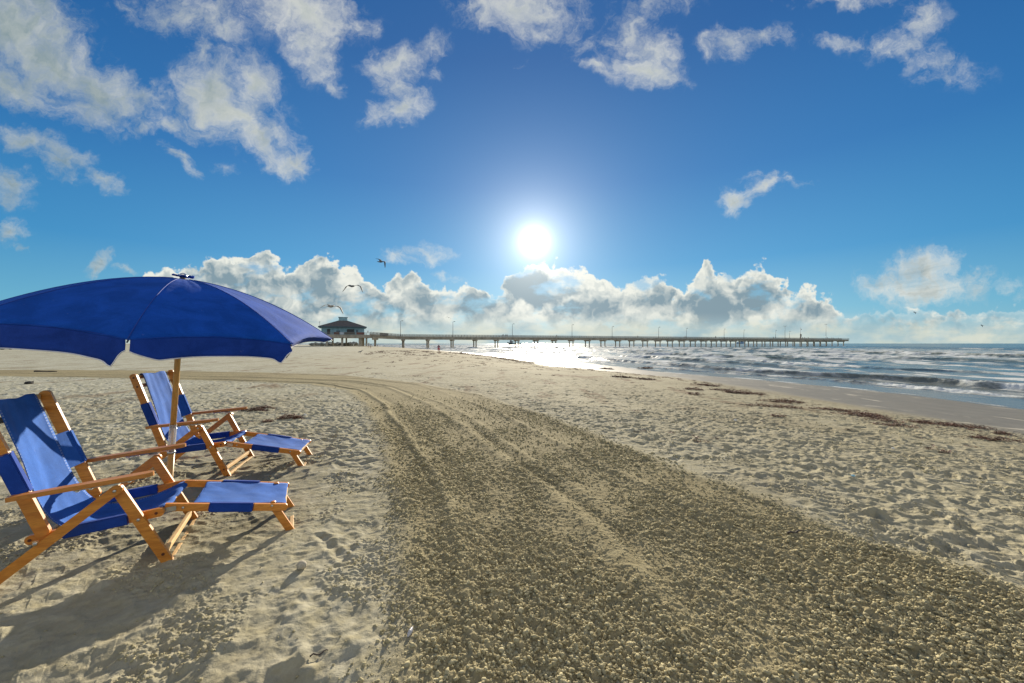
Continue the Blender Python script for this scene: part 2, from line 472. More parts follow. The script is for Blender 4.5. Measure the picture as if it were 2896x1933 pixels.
# furrows left by the drag, running along the track
d1, _s = seg_dist(Xn, Yn, PL)
lane = d1 + .12 * perlin(Xn * .5, Yn * .5, 51)
for c0, wd, hh in ((.36, .05, .022), (1.16, .07, .016), (1.30, .05, -.014), (1.45, .05, .012), (2.05, .06, .016), (2.9, .09, .014), (.55, .08, -.012)):
    gate = sstep(perlin(lane * 0 + c0 * 9 + Yn * .25, Xn * .2, 52) + .35, -.1, .25)
    cl += hh * np.exp(-((lane - c0) / wd) ** 2) * gate * np.clip(spx[:nn] * 0 + 1, 0, 1)
cl += .018 * np.exp(-((pd - .05) / .09) ** 2)
h = dry * (1 - P_) + cl * P_
h = h * dryn + wetn * (.0022 * band(.9, 61) + .0012 * band(.2, 62, .4))
# footprints and scuffs
rs = np.random.RandomState(5)
foot = np.zeros_like(Xn)
def dimple(cx, cy, L, Wd, a, dep, rim):
    r0 = np.searchsorted(GY, cy - L * 1.6); r1 = np.searchsorted(GY, cy + L * 1.6)
    if r1 <= r0 or r1 > nn: return
    w = GW[r0]; t0 = (cx - L * 1.7) / w; t1 = (cx + L * 1.7) / w
    c0 = np.searchsorted(tl, t0 - .02) ; c1 = np.searchsorted(tl, t1 + .02)
    if c1 <= c0: return
    xs = Xn[r0:r1, c0:c1] - cx; ys = Yn[r0:r1, c0:c1] - cy
    u = (xs * math.cos(a) + ys * math.sin(a)) / L; v = (-xs * math.sin(a) + ys * math.cos(a)) / Wd
    v = v * (1 + .25 * np.sin(u * 2.2))
    q = u * u + v * v
    foot[r0:r1, c0:c1] += -dep * np.exp(-q ** 2 * .9) + rim * np.exp(-((np.sqrt(q) - 1.35) / .32) ** 2) * (.7 + .5 * u)
for k in range(5200):
    D = 1.3 + 17 * rs.rand() ** 1.5
    x = rs.uniform(-1.45, 1.45) * D
    a = rs.uniform(0, math.pi) if rs.rand() < .6 else rs.normal(1.3, .4)
    big_ = rs.uniform(.7, 1.1)
    x1, y1 = np.array([x]), np.array([D])
    if path_d(x1, y1)[0] > -.12: continue
    if shore_s(x1, y1)[0] < 9.2 + rs.rand() * 2: continue
    if D > 14 and rs.rand() < .4: continue
    dimple(x, D, .125 * big_, .055 * big_, a, rs.uniform(.005, .014) * ((1 if D > 3.8 else .65) if D > 3.4 or x > 1.2 else .35), rs.uniform(.002, .006) * (1 if D > 3.4 or x > 1.2 else .4))
for k in range(260):                                            # a few heaped lumps thrown up by feet
    D = 1.4 + 14 * rs.rand() ** 1.4; x = rs.uniform(-1.4, 1.4) * D
    if path_d(np.array([x]), np.array([D]))[0] > -.1 or shore_s(np.array([x]), np.array([D]))[0] < 10: continue
    dimple(x, D, rs.uniform(.05, .12), rs.uniform(.03, .06), rs.uniform(0, 3.1), -rs.uniform(.005, .014), 0)
foot *= np.clip(.14 / (2.2 * np.maximum(spx[:nn], spy[:nn] * .7)) - .5, 0, 1)
h += foot * (1 - P_) * dryn
# a straight scrape beside the near chair's footrest
for (ax, ay), (bx, by), dep in ((px_flat(905, 1512), px_flat(975, 1580), .007), (px_flat(1000, 1512), px_flat(978, 1578), .006)):
    dd, _ = seg_dist(Xn[:int((GY < 4).sum())], Yn[:int((GY < 4).sum())], [(ax, ay), (bx, by)])
    h[:len(dd)] += -dep * np.exp(-(dd / .022) ** 2) + dep * .7 * np.exp(-((dd - .045) / .018) ** 2)
Z = B.copy(); Z[:nn] += h
Z[nn:] += 0.03 * perlin(X[nn:] * .12, Y[nn:] * .12, 71) * sstep(S[nn:], 9, 20)
Z[nn:] += .9 * sstep(perlin(X[nn:] * .02, Y[nn:] * .02, 72), .0, .5) * sstep(S[nn:], 55, 90) * sstep(Y[nn:], 90, 160)   # low dunes at the back of the beach
WET = sstep(S + .9 * perlin(X * .35, Y * .22, 81) + .3 * perlin(X * 1.5, Y * 1.2, 84), 9.3, 7.0)
DAMP = sstep(S + 1.6 * perlin(X * .3, Y * .2, 82), 34, 12)
WEED = np.zeros_like(X)
WEED[:nn] = sstep(perlin(Xn * 1.3, Yn * .5, 83) + .45 * perlin(Xn * 5, Yn * 3, 85), .30, .75) * sstep(Sn, 8, 10.5) * (1 - P_) * sstep(Yn, 4.5, 11) * .9
DARK = np.zeros_like(X)
me = grid_mesh('sand', X, Y, Z, {'path': PATH, 'wet': WET, 'damp': DAMP, 'weed': WEED})

m, t, b, o = material('sand')
pos = t.add('ShaderNodeNewGeometry').outputs['Position']
ap, aw, ad, ae = t.attr('path'), t.attr('wet'), t.attr('damp'), t.attr('weed')
n1 = t.noise(pos, 1.7, 5, .6); n2 = t.noise(pos, 12, 5, .65); n3 = t.noise(pos, 420, 2, .6)
dryc = t.mix(t.mapr(n1, .35, .65), (.358, .352, .272), (.485, .480, .398))
dryc = t.mix(t.mapr(n2, .35, .7), dryc, (.310, .290, .195))
dryc = t.mix(t.math('MULTIPLY', ad, .75), dryc, (.335, .290, .178))
pathc = t.mix(t.mapr(n2, .3, .7), (.232, .194, .106), (.325, .278, .160))
c = t.mix(ap, dryc, pathc)
mott = t.noise(t.vmath('MULTIPLY', pos, (.5, .22, 1.0)), 1.0, 6, .65, .5)
c = t.mix(t.math('MULTIPLY', t.mapr(mott, .46, .66), .32), c, (.20, .165, .10))
c = t.mix(t.math('MULTIPLY', ae, .8), c, (.16, .105, .06))
streak = t.noise(t.vmath('MULTIPLY', pos, (1.0, .45, 1.0)), 1.5, 5, .6, .6)
foam_m = t.math('MULTIPLY', t.mapr(streak, .60, .66), t.mapr(aw, .3, .9))
wetc = t.mix(t.mapr(n1, .3, .7), (.158, .142, .106), (.190, .170, .128))
wetc = t.mix(t.math('MULTIPLY', foam_m, .55), wetc, (.48, .44, .35))
c = t.mix(aw, c, wetc)
grain = t.mapr(n3, .25, .75, .86, 1.12, False)
c = t.mix(1.0, c, t.comb(grain, grain, grain), 'MULTIPLY')
t._set(b.inputs['Base Color'], c)
t._set(b.inputs['Roughness'], t.mapr(t.math('SUBTRACT', aw, t.math('MULTIPLY', foam_m, .6)), .2, 1.0, 1.0, .60))
t._set(b.inputs['Specular IOR Level'], t.mapr(aw, .2, 1.0, .05, .20))
bn = t.add('ShaderNodeBump'); bn.inputs['Distance'].default_value = .004
bn.inputs['Strength'].default_value = .7
hh = t.math('ADD', t.math('MULTIPLY', t.noise(pos, 160, 3, .7), t.mapr(aw, 0, 1, 1.0, .12)), t.math('MULTIPLY', t.noise(pos, 45, 4, .65), t.mapr(aw, 0, 1, 1.1, .05)))
t._set(bn.inputs['Height'], hh); t._set(b.inputs['Normal'], bn.outputs[0])
tag(link('sand', me, m), kind='structure')

def zg(x, y):
    """height of the finished ground mesh"""
    r = int(np.clip(np.searchsorted(GY, y), 1, len(GY) - 1))
    cc = int(np.clip(np.searchsorted(tl, x / GW[r]), 0, len(tl) - 1))
    return float(Z[r, cc])

# ------------------------------------------------------------------ sea
wy = [3.0, 5.0, 7.0]
D = 8.0
while D < 900:
    wy.append(D); D *= 1.0042
wy += list(np.geomspace(920, 25000, 60))
wy = np.array(wy)
tw = np.linspace(-.95, 1.62, 1150)
tw = np.concatenate([[-9, -5, -3, -2, -1.5, -1.2, -1.05], tw, [1.7, 1.9, 2.3, 3.2, 5, 9]])
WX = tw[None, :] * (wy[:, None] + 2.0)
WY = np.repeat(wy[:, None], len(tw), 1)
Q = -shore_s(WX, WY)                                             # metres offshore
drift = 1.6 * perlin(WY * .035, Q * .02, 91) + .7 * perlin(WY * .11, Q * .05, 92) + .25 * perlin(WY * .35, Q * .1, 93)
fadeh = np.clip(1 - WY / 2600, 0, 1)
ZW = np.zeros_like(WX); FO = np.zeros_like(WX)
crests = [(3.3, .07, .6), (6.8, .30, .9), (10.2, .13, .8), (15.5, .40, 1.3), (21, .22, 1.3), (27.5, .52, 1.8), (36, .42, 2.0), (46, .55, 2.2),
          (58, .42, 2.4), (72, .55, 2.6), (90, .45, 2.8), (112, .5, 3.2), (140, .35, 3.5), (172, .35, 4), (210, .3, 4.5), (260, .3, 5), (320, .25, 6), (390, .2, 7)]
for i, (s0, hgt, wd) in enumerate(crests):
    gate = sstep(perlin(WY / (9 + s0 * .8) + i * 7.7, WY * 0 + i, 101 + i), -.45, .25)
    if s0 < 8: gate = .45 + .55 * gate
    brk = sstep(perlin(WY / (6 + s0 * .35) + i * 3.1, WY * 0 + i * 2.3, 131 + i), -.45, .1)
    if s0 > 120: brk *= .8 * sstep(perlin(WY / 30 + i, WY * 0 + i, 141), .0, .3)
    if 5 < s0 < 8: brk = .35 + .65 * brk
    dq = Q + drift * min(1, s0 / 10) - s0
    front = np.exp(-np.clip(-dq, 0, None) ** 2 / (wd * .45) ** 2); back = np.exp(-np.clip(dq, 0, None) ** 2 / (wd * 1.7) ** 2)
    prof = np.where(dq < 0, front, back)
    ZW += hgt * gate * prof
    lip = np.exp(-((dq - wd * .15) / (wd * .55)) ** 2)
    trail = sstep(dq, -wd * .9, -wd * .2) * sstep(dq, wd * (3.2 if s0 > 9 else 3), wd * .2)
    FO = np.maximum(FO, gate * brk * np.maximum(lip, trail * .75))
    FO = np.maximum(FO, gate * brk * .55 * sstep(dq, -wd * 1.6, -wd * .6) * sstep(dq, wd, -wd * .2))
# rough up the broken water, then small chop
sx = WX[:, 1:2] * 0 + (wy[:, None] * 2.57 / 1150)
def wband(wl, seed, ax=1.0, ay=1.0):
    f = np.clip(wl / (2.2 * np.maximum(sx, .0042 * wy[:, None] * .6)) - .5, 0, 1)
    return f * perlin(WX / wl * ax, WY / wl * ay, seed)
ZW += FO * (.10 * wband(.9, 151) + .07 * wband(.4, 152) + .05 * np.abs(wband(.22, 153)))
deep = sstep(Q, 1.0, 14)
ZW += deep * fadeh * (.055 * wband(3.2, 161, 1, .35) + .035 * wband(1.4, 162, 1, .4) + .018 * wband(.6, 163, 1, .6))
ZW += sstep(Q, 60, 220) * fadeh * (.09 * wband(9, 164, 1, .3) + .08 * wband(22, 165, 1, .35))
ZW += .006 * wband(.5, 166, 1, .4)
lace = .5 + .5 * perlin(WX * 1.3, WY * .5, 171)
edge = np.exp(-((Q - .25) / .22) ** 2) * sstep(perlin(WY * .4, Q * .3, 172), -.25, .25) * .85
edge2 = np.exp(-((Q - 1.5 - .5 * perlin(WY * .3, WY * 0, 173)) / .14) ** 2) * sstep(perlin(WY * .25, Q * .2, 174), .1, .4) * .8
surf = sstep(Q, 4, 9) * sstep(Q, 130, 50) * .72 * sstep(perlin(WX * .35, WY * .10, 175) + .4 * perlin(WX * 1.4, WY * .35, 176), -.15, .6)
FO = np.maximum.reduce([FO, edge, edge2, surf, (.46 * sstep(Q, 160, 70) * lace) * sstep(Q, 1, 3)])
film = .62 * sstep(WY, 30, 60) * sstep(Q, 240, 120) * sstep(Q, 2, 6) * (.6 + .4 * sstep(perlin(WX / 6, WY / 14, 183) + .5 * perlin(WX / 1.6, WY / 4, 184), -.4, .4))
FO = np.maximum(FO, film)
FO *= .50 + .75 * sstep(perlin(WX / 2.6, WY / 3.2, 181) + .6 * perlin(WX / .9, WY / 1.3, 182), -.4, .4)
me = grid_mesh('sea', WX, WY, SEA + ZW, {'foam': FO, 'deep': sstep(Q, 0, 25), 'rise': np.clip(ZW, 0, 1)})
m, t, b, o = material('sea_water')
pos = t.add('ShaderNodeNewGeometry').outputs['Position']
af, adp, ar_ = t.attr('foam'), t.attr('deep'), t.attr('rise')
fn = t.noise(t.vmath('MULTIPLY', pos, (1.0, .55, 1.0)), 2.6, 7, .68, .4)
fn2 = t.noise(pos, 11, 4, .65)
fo = t.math('ADD', t.math('MULTIPLY', af, 1.25), t.math('MULTIPLY_ADD', fn, 1.1, -.62))
fo = t.math('ADD', fo, t.math('MULTIPLY_ADD', fn2, .5, -.25))
fo = t.math('MULTIPLY', t.mapr(fo, .16, .80), t.mapr(af, .02, .12))
wc = t.mix(adp, (.150, .150, .118), (.100, .140, .128))
wc = t.mix(t.mapr(ar_, .15, .6), wc, (.095, .105, .035))
t._set(b.inputs['Base Color'], t.mix(fo, wc, (.56, .58, .56)))
t._set(b.inputs['Roughness'], t.mapr(fo, 0, .7, .24, .9))
t._set(b.inputs['Specular IOR Level'], t.mapr(fo, 0, .6, .26, .02))
b.inputs['IOR'].default_value = 1.33
bn = t.add('ShaderNodeBump'); bn.inputs['Distance'].default_value = .05; bn.inputs['Strength'].default_value = .32
wv = t.math('ADD', t.noise(t.vmath('MULTIPLY', pos, (1.0, .5, 1.0)), 1.6, 6, .62), t.math('MULTIPLY', fo, t.noise(pos, 9, 4, .7)))
t._set(bn.inputs['Height'], wv); t._set(b.inputs['Normal'], bn.outputs[0])
tag(link('sea', me, m), kind='structure')
del X, Y, S, B, WX, WY, Q, ZW, FO

# ------------------------------------------------------------------ generic solids
def bm_to(name, bm, mat=None, parent=None, smooth=False, bevel=0.0):
    if bevel:
        bmesh.ops.bevel(bm, geom=[e for e in bm.edges if len(e.link_faces) == 2 and e.calc_face_angle(0) > .5], offset=bevel, segments=2, profile=.6, affect='EDGES')
    bmesh.ops.recalc_face_normals(bm, faces=bm.faces)
    me = bpy.data.meshes.new(name); bm.to_mesh(me); bm.free()
    o = link(name, me, mat, parent)
    for p in me.polygons: p.use_smooth = smooth
    return o
def add_box(bm, c, s, M=None):
    r = bmesh.ops.create_cube(bm, size=1.0)
    A = Matrix.Translation(c) @ Matrix.Diagonal((*s, 1))
    if M is not None: A = M @ A
    bmesh.ops.transform(bm, matrix=A, verts=r['verts'])
    return r['verts']
def add_tube(bm, pts, rad, seg=8, cap=True):
    pts = [Vector(p) for p in pts]
    rads = rad if isinstance(rad, (list, tuple)) else [rad] * len(pts)
    rings = []
    up = None
    for i, p in enumerate(pts):
        d = (pts[min(i + 1, len(pts) - 1)] - pts[max(i - 1, 0)]).normalized()
        if up is None:
            up = d.orthogonal().normalized()
        else:
            up = (up - d * up.dot(d)).normalized()
        s = d.cross(up)
        rings.append([bm.verts.new(p + (up * math.cos(a) + s * math.sin(a)) * rads[i]) for a in [2 * math.pi * k / seg for k in range(seg)]])
    for a, b_ in zip(rings[:-1], rings[1:]):
        for k in range(seg):
            bm.faces.new((a[k], a[(k + 1) % seg], b_[(k + 1) % seg], b_[k]))
    if cap:
        bm.faces.new(rings[0][::-1]); bm.faces.new(rings[-1])
def add_board(bm, p0, p1, width, thick, v, round0=True, round1=True):
    """board lying in the chair's side plane: p0, p1 = (u, z) ends; width across it in that plane; thickness along v"""
    a = Vector((p0[0], p0[1])); b_ = Vector((p1[0], p1[1])); d = (b_ - a).normalized(); n = Vector((-d.y, d.x)); w = width / 2
    out = []
    if round1: out += [b_ + d * (w * math.sin(k)) * .8 + n * (w * math.cos(k)) for k in [math.pi * j / 8 for j in range(9)]]
    else: out += [b_ + n * w, b_ - n * w]
    if round0: out += [a - d * (w * math.sin(k)) * .8 - n * (w * math.cos(k)) for k in [math.pi * j / 8 for j in range(9)]]
    else: out += [a - n * w, a + n * w]
    lo_ = [bm.verts.new((q.x, v - thick / 2, q.y)) for q in out]; hi_ = [bm.verts.new((q.x, v + thick / 2, q.y)) for q in out]
    bm.faces.new(lo_); bm.faces.new(hi_[::-1])
    for k in range(len(out)):
        j = (k + 1) % len(out)
        bm.faces.new((lo_[k], hi_[k], hi_[j], lo_[j]))

# ------------------------------------------------------------------ materials of the chairs and the umbrella
def wood_mat(name, c0, c1, rough=.42, coat=.15, axis=(1, 1, 1)):
    m, t, b, o = material(name)
    tcn = t.add('ShaderNodeTexCoord').outputs['Object']
    v = t.vmath('MULTIPLY', tcn, axis)
    g = t.noise(v, 9, 5, .6, 1.2)
    fine = t.noise(v, 60, 3, .6)
    c = t.mix(t.mapr(g, .3, .7), c0, c1)
    c = t.mix(t.math('MULTIPLY', t.mapr(fine, .45, .75), .45), c, tuple(x * .55 for x in c0))
    t._set(b.inputs['Base Color'], c)
    b.inputs['Roughness'].default_value = rough; b.inputs['Coat Weight'].default_value = coat; b.inputs['Coat Roughness'].default_value = .25
    return m
M_wood = wood_mat('honey_wood', (.50, .168, .019), (.66, .266, .036), axis=(.6, 4, 4))
M_arm = wood_mat('arm_wood', (.44, .160, .024), (.58, .235, .040), rough=.42, coat=.12, axis=(.6, 4, 4))
M_bar = wood_mat('bar_wood', (.60, .38, .16), (.72, .50, .24), rough=.6, coat=0, axis=(4, .6, 4))
M_pole = wood_mat('pole_wood', (.56, .30, .070), (.68, .40, .11), axis=(4, 4, .5))
M_plug = simple('wood_plug', (.10, .025, .008), .5)
M_steel = simple('steel', (.55, .54, .50), .38, 1.0)

def fabric_mat(name, col, trans, stitch=True, weave=900):
    m, t, b, o = material(name)
    tcn = t.add('ShaderNodeTexCoord')
    ob = tcn.outputs['Object']
    big = t.noise(ob, 5, 6, .65, .5); fine = t.noise(ob, weave * .35, 2, .6)
    c = t.mix(t.mapr(big, .3, .7), tuple(x * .80 for x in col), tuple(min(1, x * 1.14 + .006) for x in col))
    spot = t.mapr(t.noise(ob, 23, 3, .7), .68, .74)
    c = t.mix(t.math('MULTIPLY', spot, .10), c, (.35, .36, .40))
    c = t.mix(1.0, c, t.ramp(fine, [(.3, (.82, .82, .82)), (.7, (1.15, 1.15, 1.15))]), 'MULTIPLY')
    if stitch:
        uv = t.sep(tcn.outputs['UV'])
        u = t.math('ABSOLUTE', uv[0])
        w1 = t.math('MULTIPLY', t.mapr(u, .925, .93, 0, 1, False), t.mapr(u, .945, .94, 0, 1, False))
        w2 = t.math('MULTIPLY', t.mapr(u, .96, .963, 0, 1, False), t.mapr(u, .975, .972, 0, 1, False))
        dash = t.mapr(t.math('FRACT', t.math('MULTIPLY', uv[1], 130)), .55, .6, 1, 0, False)
        c = t.mix(t.math('MULTIPLY', t.math('MULTIPLY', t.math('MAXIMUM', w1, w2), dash), .6), c, (.55, .6, .7))
    t._set(b.inputs['Base Color'], c)
    b.inputs['Roughness'].default_value = .85
    b.inputs['Specular IOR Level'].default_value = .2
    b.inputs['Sheen Weight'].default_value = .05
    b.inputs['Sheen Roughness'].default_value = .5
    b.inputs['Sheen Tint'].default_value = (.55, .65, 1, 1)
    tr = t.add('ShaderNodeBsdfTranslucent'); t._set(tr.inputs[0], c)
    mx = t.add('ShaderNodeMixShader'); mx.inputs[0].default_value = trans
    t.l.new(b.outputs[0], mx.inputs[1]); t.l.new(tr.outputs[0], mx.inputs[2]); t.l.new(mx.outputs[0], o.inputs[0])
    bn = t.add('ShaderNodeBump'); bn.inputs['Distance'].default_value = .003; bn.inputs['Strength'].default_value = .5
    t._set(bn.inputs['Height'], t.math('ADD', t.math('MULTIPLY', t.noise(ob, 9, 5, .6, .8), 2.2), t.math('MULTIPLY', fine, .12))); t._set(b.inputs['Normal'], bn.outputs[0]); t._set(tr.inputs['Normal'], bn.outputs[0])
    return m
M_sling = fabric_mat('blue_canvas', (.022, .120, .45), .12)
M_sleeve_shade = fabric_mat('shaded_canvas_sleeve', (.008, .052, .31), .04, stitch=False)  # darker copy of the sling canvas, with the unlit side's shade in its colour
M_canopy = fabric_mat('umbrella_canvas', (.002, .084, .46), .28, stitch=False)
M_trim = simple('white_piping', (.62, .62, .66), .8)

# ------------------------------------------------------------------ beach chair
PT = dict(bt=(-.455, .939), bb=(-.234, .287), ar=(-.315, .500), af=(.195, .541), pk=(.038, .471), ff=(.264, .001),
          sf=(.200, .298), sr=(-.294, .261), rl=(-.51, 0.0))
def lerp2(a, b_, t_): return (a[0] + (b_[0] - a[0]) * t_, a[1] + (b_[1] - a[1]) * t_)
def wooden(name, fn, mat, parent, bevel=.004):
    bm = bmesh.new(); fn(bm); return bm_to(name, bm, mat, parent, False, bevel)
def sheet(name, path, halfw, mat, parent, sag=0.0, thick=.0022, nv=22, nu=56, cham=1.0, folds=0.0, seed=0, uvw=1.0):
    """canvas strip along a smooth (u, z) path, halfw(t) across"""
    pts_ = np.array(path, float); k = len(pts_)
    tt = np.linspace(0, 1, nu)
    idx = tt * (k - 1); P = np.zeros((nu, 2))
    for j, s in enumerate(idx):
        i = min(int(s), k - 2); f = s - i
        p0 = pts_[max(i - 1, 0)]; p1 = pts_[i]; p2 = pts_[i + 1]; p3 = pts_[min(i + 2, k - 1)]
        P[j] = .5 * ((2 * p1) + (-p0 + p2) * f + (2 * p0 - 5 * p1 + 4 * p2 - p3) * f * f + (-p0 + 3 * p1 - 3 * p2 + p3) * f ** 3)
    dP = np.gradient(P, axis=0); dP /= np.linalg.norm(dP, axis=1)[:, None]
    N = np.stack([-dP[:, 1], dP[:, 0]], 1)
    bm = bmesh.new(); uvl = bm.loops.layers.uv.new('UVMap')
    vv = np.linspace(-1, 1, nv); V_ = []
    for j in range(nu):
        row = []
        for v in vv:
            sg = sag * (1 - v * v) * math.sin(math.pi * tt[j]) ** .7
            if folds: sg += folds * float(perlin(np.array([v * 2.2 + tt[j] * 1.5]), np.array([tt[j] * 6.0]), seed)[0])
            q = P[j] - N[j] * sg * cham
            row.append(bm.verts.new((q[0], v * halfw(tt[j]), q[1])))
        V_.append(row)
    for j in range(nu - 1):
        for i in range(nv - 1):
            f = bm.faces.new((V_[j][i], V_[j][i + 1], V_[j + 1][i + 1], V_[j + 1][i]))
            for lp, (a_, c_) in zip(f.loops, ((i, j), (i + 1, j), (i + 1, j + 1), (i, j + 1))):
                lp[uvl].uv = (vv[a_] * uvw, tt[c_])
    me = bpy.data.meshes.new(name); bm.to_mesh(me); bm.free()
    ob = link(name, me, mat, parent, smooth=True)
    md = ob.modifiers.new('thickness', 'SOLIDIFY'); md.thickness = thick; md.offset = 0
    return ob
def wrap_sleeve(name, p0, p1, v, wid, thk, mat, parent, inner=None):
    """canvas sleeve wrapped round a rail between (u,z) points, with an optional flap toward the sling at v=inner"""
    bm = bmesh.new()
    add_board(bm, p0, p1, wid + .012, thk + .012, v, False, False)
    bmesh.ops.bevel(bm, geom=list(bm.edges), offset=.006, segments=2, affect='EDGES')
    if inner is not None:
        a = Vector((p0[0], 0, p0[1])); b_ = Vector((p1[0], 0, p1[1])); d = (b_ - a).normalized(); n = Vector((-d.z, 0, d.x))
        if n.x < 0: n = -n
        for q in range(10):
            f0, f1 = q / 10, (q + 1) / 10
            def pt(f, e, w_):
                base = a.lerp(b_, f)
                lift = n * (wid / 2 + .003) * (1 - e) - n * .010 * e
                return base + lift + Vector((0, v + (inner - v) * e, 0)) - n * w_
            for e0, e1 in ((0, .5), (.5, 1.0)):
                vs = [bm.verts.new(pt(f0, e0, 0)), bm.verts.new(pt(f1, e0, 0)), bm.verts.new(pt(f1, e1, 0)), bm.verts.new(pt(f0, e1, 0)),
                      bm.verts.new(pt(f0, e0, .004)), bm.verts.new(pt(f1, e0, .004)), bm.verts.new(pt(f1, e1, .004)), bm.verts.new(pt(f0, e1, .004))]
                for fc_ in ((0, 1, 2, 3), (7, 6, 5, 4), (0, 4, 5, 1), (1, 5, 6, 2), (2, 6, 7, 3), (3, 7, 4, 0)):
                    bm.faces.new([vs[z_] for z_ in fc_])
        bmesh.ops.remove_doubles(bm, verts=bm.verts, dist=.0002)
    return bm_to(name, bm, mat, parent, False)

def make_chair(loc, yaw, fr, label):
    """fr: footrest joints rr, rf, lb, lt in (u, z)"""
    t_ = empty('beach_chair', loc, yaw)
    tag(t_, label, 'beach chair', 'blue canvas beach chairs with footrests')
    TH = .022
    for s in (-1, 1):
        wooden('back_rail', lambda bm: add_board(bm, lerp2(PT['bb'], PT['bt'], .02), PT['bt'], .052, TH, s * .281), M_wood, t_)
        wooden('seat_rail', lambda bm: add_board(bm, PT['sr'], PT['sf'], .046, TH, s * .2375 + s * .012), M_wood, t_)
        wooden('front_leg', lambda bm: add_board(bm, PT['pk'], (PT['ff'][0], PT['ff'][1] - .01), .048, TH, s * .296), M_wood, t_)
        wooden('rear_leg', lambda bm: add_board(bm, lerp2(PT['pk'], PT['rl'], -.02), (PT['rl'][0] - .03, -.025), .046, TH, s * .322), M_wood, t_)
        # armrest: broad flat board with rounded front
        bm = bmesh.new()
        a = Vector((PT['ar'][0] - .02, PT['ar'][1])); b_ = Vector((PT['af'][0], PT['af'][1])); d = (b_ - a).normalized(); L = (b_ - a).length
        out = [(0, -.019), (L * .25, -.024), (L * .75, -.030)] + [(L - .028 + .028 * math.sin(k), -.030 * math.cos(k)) for k in [math.pi * j / 8 for j in range(9)]] + [(L * .75, .030), (L * .25, .024), (0, .019)]
        top_ = []; bot_ = []
        for (l_, w_) in out:
            q = a + d * l_
            top_.append(bm.verts.new((q.x - d.y * .011, s * .333 + w_, q.y + d.x * .011))); bot_.append(bm.verts.new((q.x + d.y * .011, s * .333 + w_, q.y - d.x * .011)))
        bm.faces.new(top_); bm.faces.new(bot_[::-1])
        for k in range(len(out)):
            j = (k + 1) % len(out); bm.faces.new((bot_[k], bot_[j], top_[j], top_[k]))
        arm = bm_to('armrest', bm, M_arm, t_, False, .006)
        bm = bmesh.new()                                            # notched steel strip under the arm and the hook on the leg peak
        q0 = a + d * (L * .42); q1 = a + d * (L * .88)
        add_tube(bm, [(q0.x, s * .333, q0.y - .017), (q1.x, s * .333, q1.y - .017)], .006, 6)
        for k in range(5):
            q = q0.lerp(q1, (k + .3) / 5); add_box(bm, (q.x, s * .333, q.y - .022), (.010, .022, .008))
        add_box(bm, (PT['pk'][0] - .01, s * .318, PT['pk'][1] + .030), (.05, .03, .006))
        bm_to('bracket', bm, M_steel, arm)
        for (u_, z_), v_ in ((PT['pk'], .336), (lerp2(PT['sr'], PT['sf'], .10), .336), (lerp2(PT['pk'], PT['ff'], .38), .310), (lerp2(PT['pk'], PT['rl'], .80), .336)):
            bm = bmesh.new(); r = bmesh.ops.create_uvsphere(bm, u_segments=10, v_segments=6, radius=.008)
            bmesh.ops.transform(bm, matrix=Matrix.Translation((u_, s * v_, z_)) @ Matrix.Diagonal((1, .5, 1, 1)), verts=r['verts'])
            bm_to('bolt', bm, M_steel, t_, True)
        for (u_, z_), v_ in ((lerp2(PT['ff'], PT['pk'], .045), .3078), (lerp2(PT['ff'], PT['pk'], .17), .3078), (lerp2(PT['sr'], PT['sf'], .97), .2612), (lerp2(PT['sr'], PT['sf'], .0), .2612),
                             (lerp2(PT['bt'], PT['bb'], .02), .2926), (lerp2(PT['bt'], PT['bb'], .14), .2926)):
            bm = bmesh.new(); r = bmesh.ops.create_cone(bm, cap_ends=True, segments=12, radius1=.0075, radius2=.0075, depth=.002)
            bmesh.ops.transform(bm, matrix=Matrix.Translation((u_, s * v_, z_)) @ Matrix.Rotation(R(90), 4, 'X'), verts=r['verts'])
            bm_to('wood_plug', bm, M_plug, t_)
    def bar(name, p, half, rad=(.013, .009), mat=M_bar, par=None, du=0.0, dz=0.0):
        bm = bmesh.new(); add_box(bm, (p[0] + du, 0, p[1] + dz), (rad[0] * 2, half * 2, rad[1] * 2)); return bm_to(name, bm, mat, par or t_, False, .005)
    bar('crossbar', lerp2(PT['bt'], PT['bb'], .02), .270, (.009, .016), du=-.026)
    bar('crossbar', lerp2(PT['bt'], PT['bb'], .14), .270, (.009, .016), du=-.036)
    bar('crossbar', lerp2(PT['bt'], PT['bb'], .99), .270, (.012, .012), du=-.035, dz=-.05)
    bar('crossbar', lerp2(PT['ff'], PT['pk'], .045), .285, (.012, .016))
    bar('crossbar', lerp2(PT['ff'], PT['pk'], .17), .285, (.012, .016))
    bar('crossbar', PT['sf'], .236, (.010, .008), dz=-.014)
    bar('crossbar', lerp2(PT['rl'], PT['pk'], .12), .311, (.012, .016))
    # sling from the top bar, down the back, through the hollow and out to the front bar
    path = [(-.478, .930), (-.462, .953), (-.444, .925), (-.402, .800), (-.355, .655), (-.318, .52), (-.272, .39), (-.222, .300), (-.155, .255), (-.06, .243), (.05, .258), (.13, .285), (.192, .315), (.219, .311), (.226, .294), (.210, .280)]
    def hw(x):
        xs_ = [0, .14, .30, .42, .51, .59, .70, 1.0]; ys_ = [.172, .172, .178, .190, .205, .218, .222, .222]
        return float(np.interp(x, xs_, ys_))
    sheet('sling', path, hw, M_sling, t_, sag=.020, folds=.010, seed=3)
    for s in (-1, 1):
        wrap_sleeve('sleeve', lerp2(PT['bt'], PT['bb'], .36), lerp2(PT['bt'], PT['bb'], .67), s * .281, .052, .022, M_sleeve_shade if s < 0 else M_sling, t_, inner=s * .176)
        wrap_sleeve('sleeve', lerp2(PT['sr'], PT['sf'], .22), lerp2(PT['sr'], PT['sf'], .74), s * .2495, .046, .022, M_sleeve_shade, t_)
    # footrest
    rr, rf, lb, lt = fr
    first = None
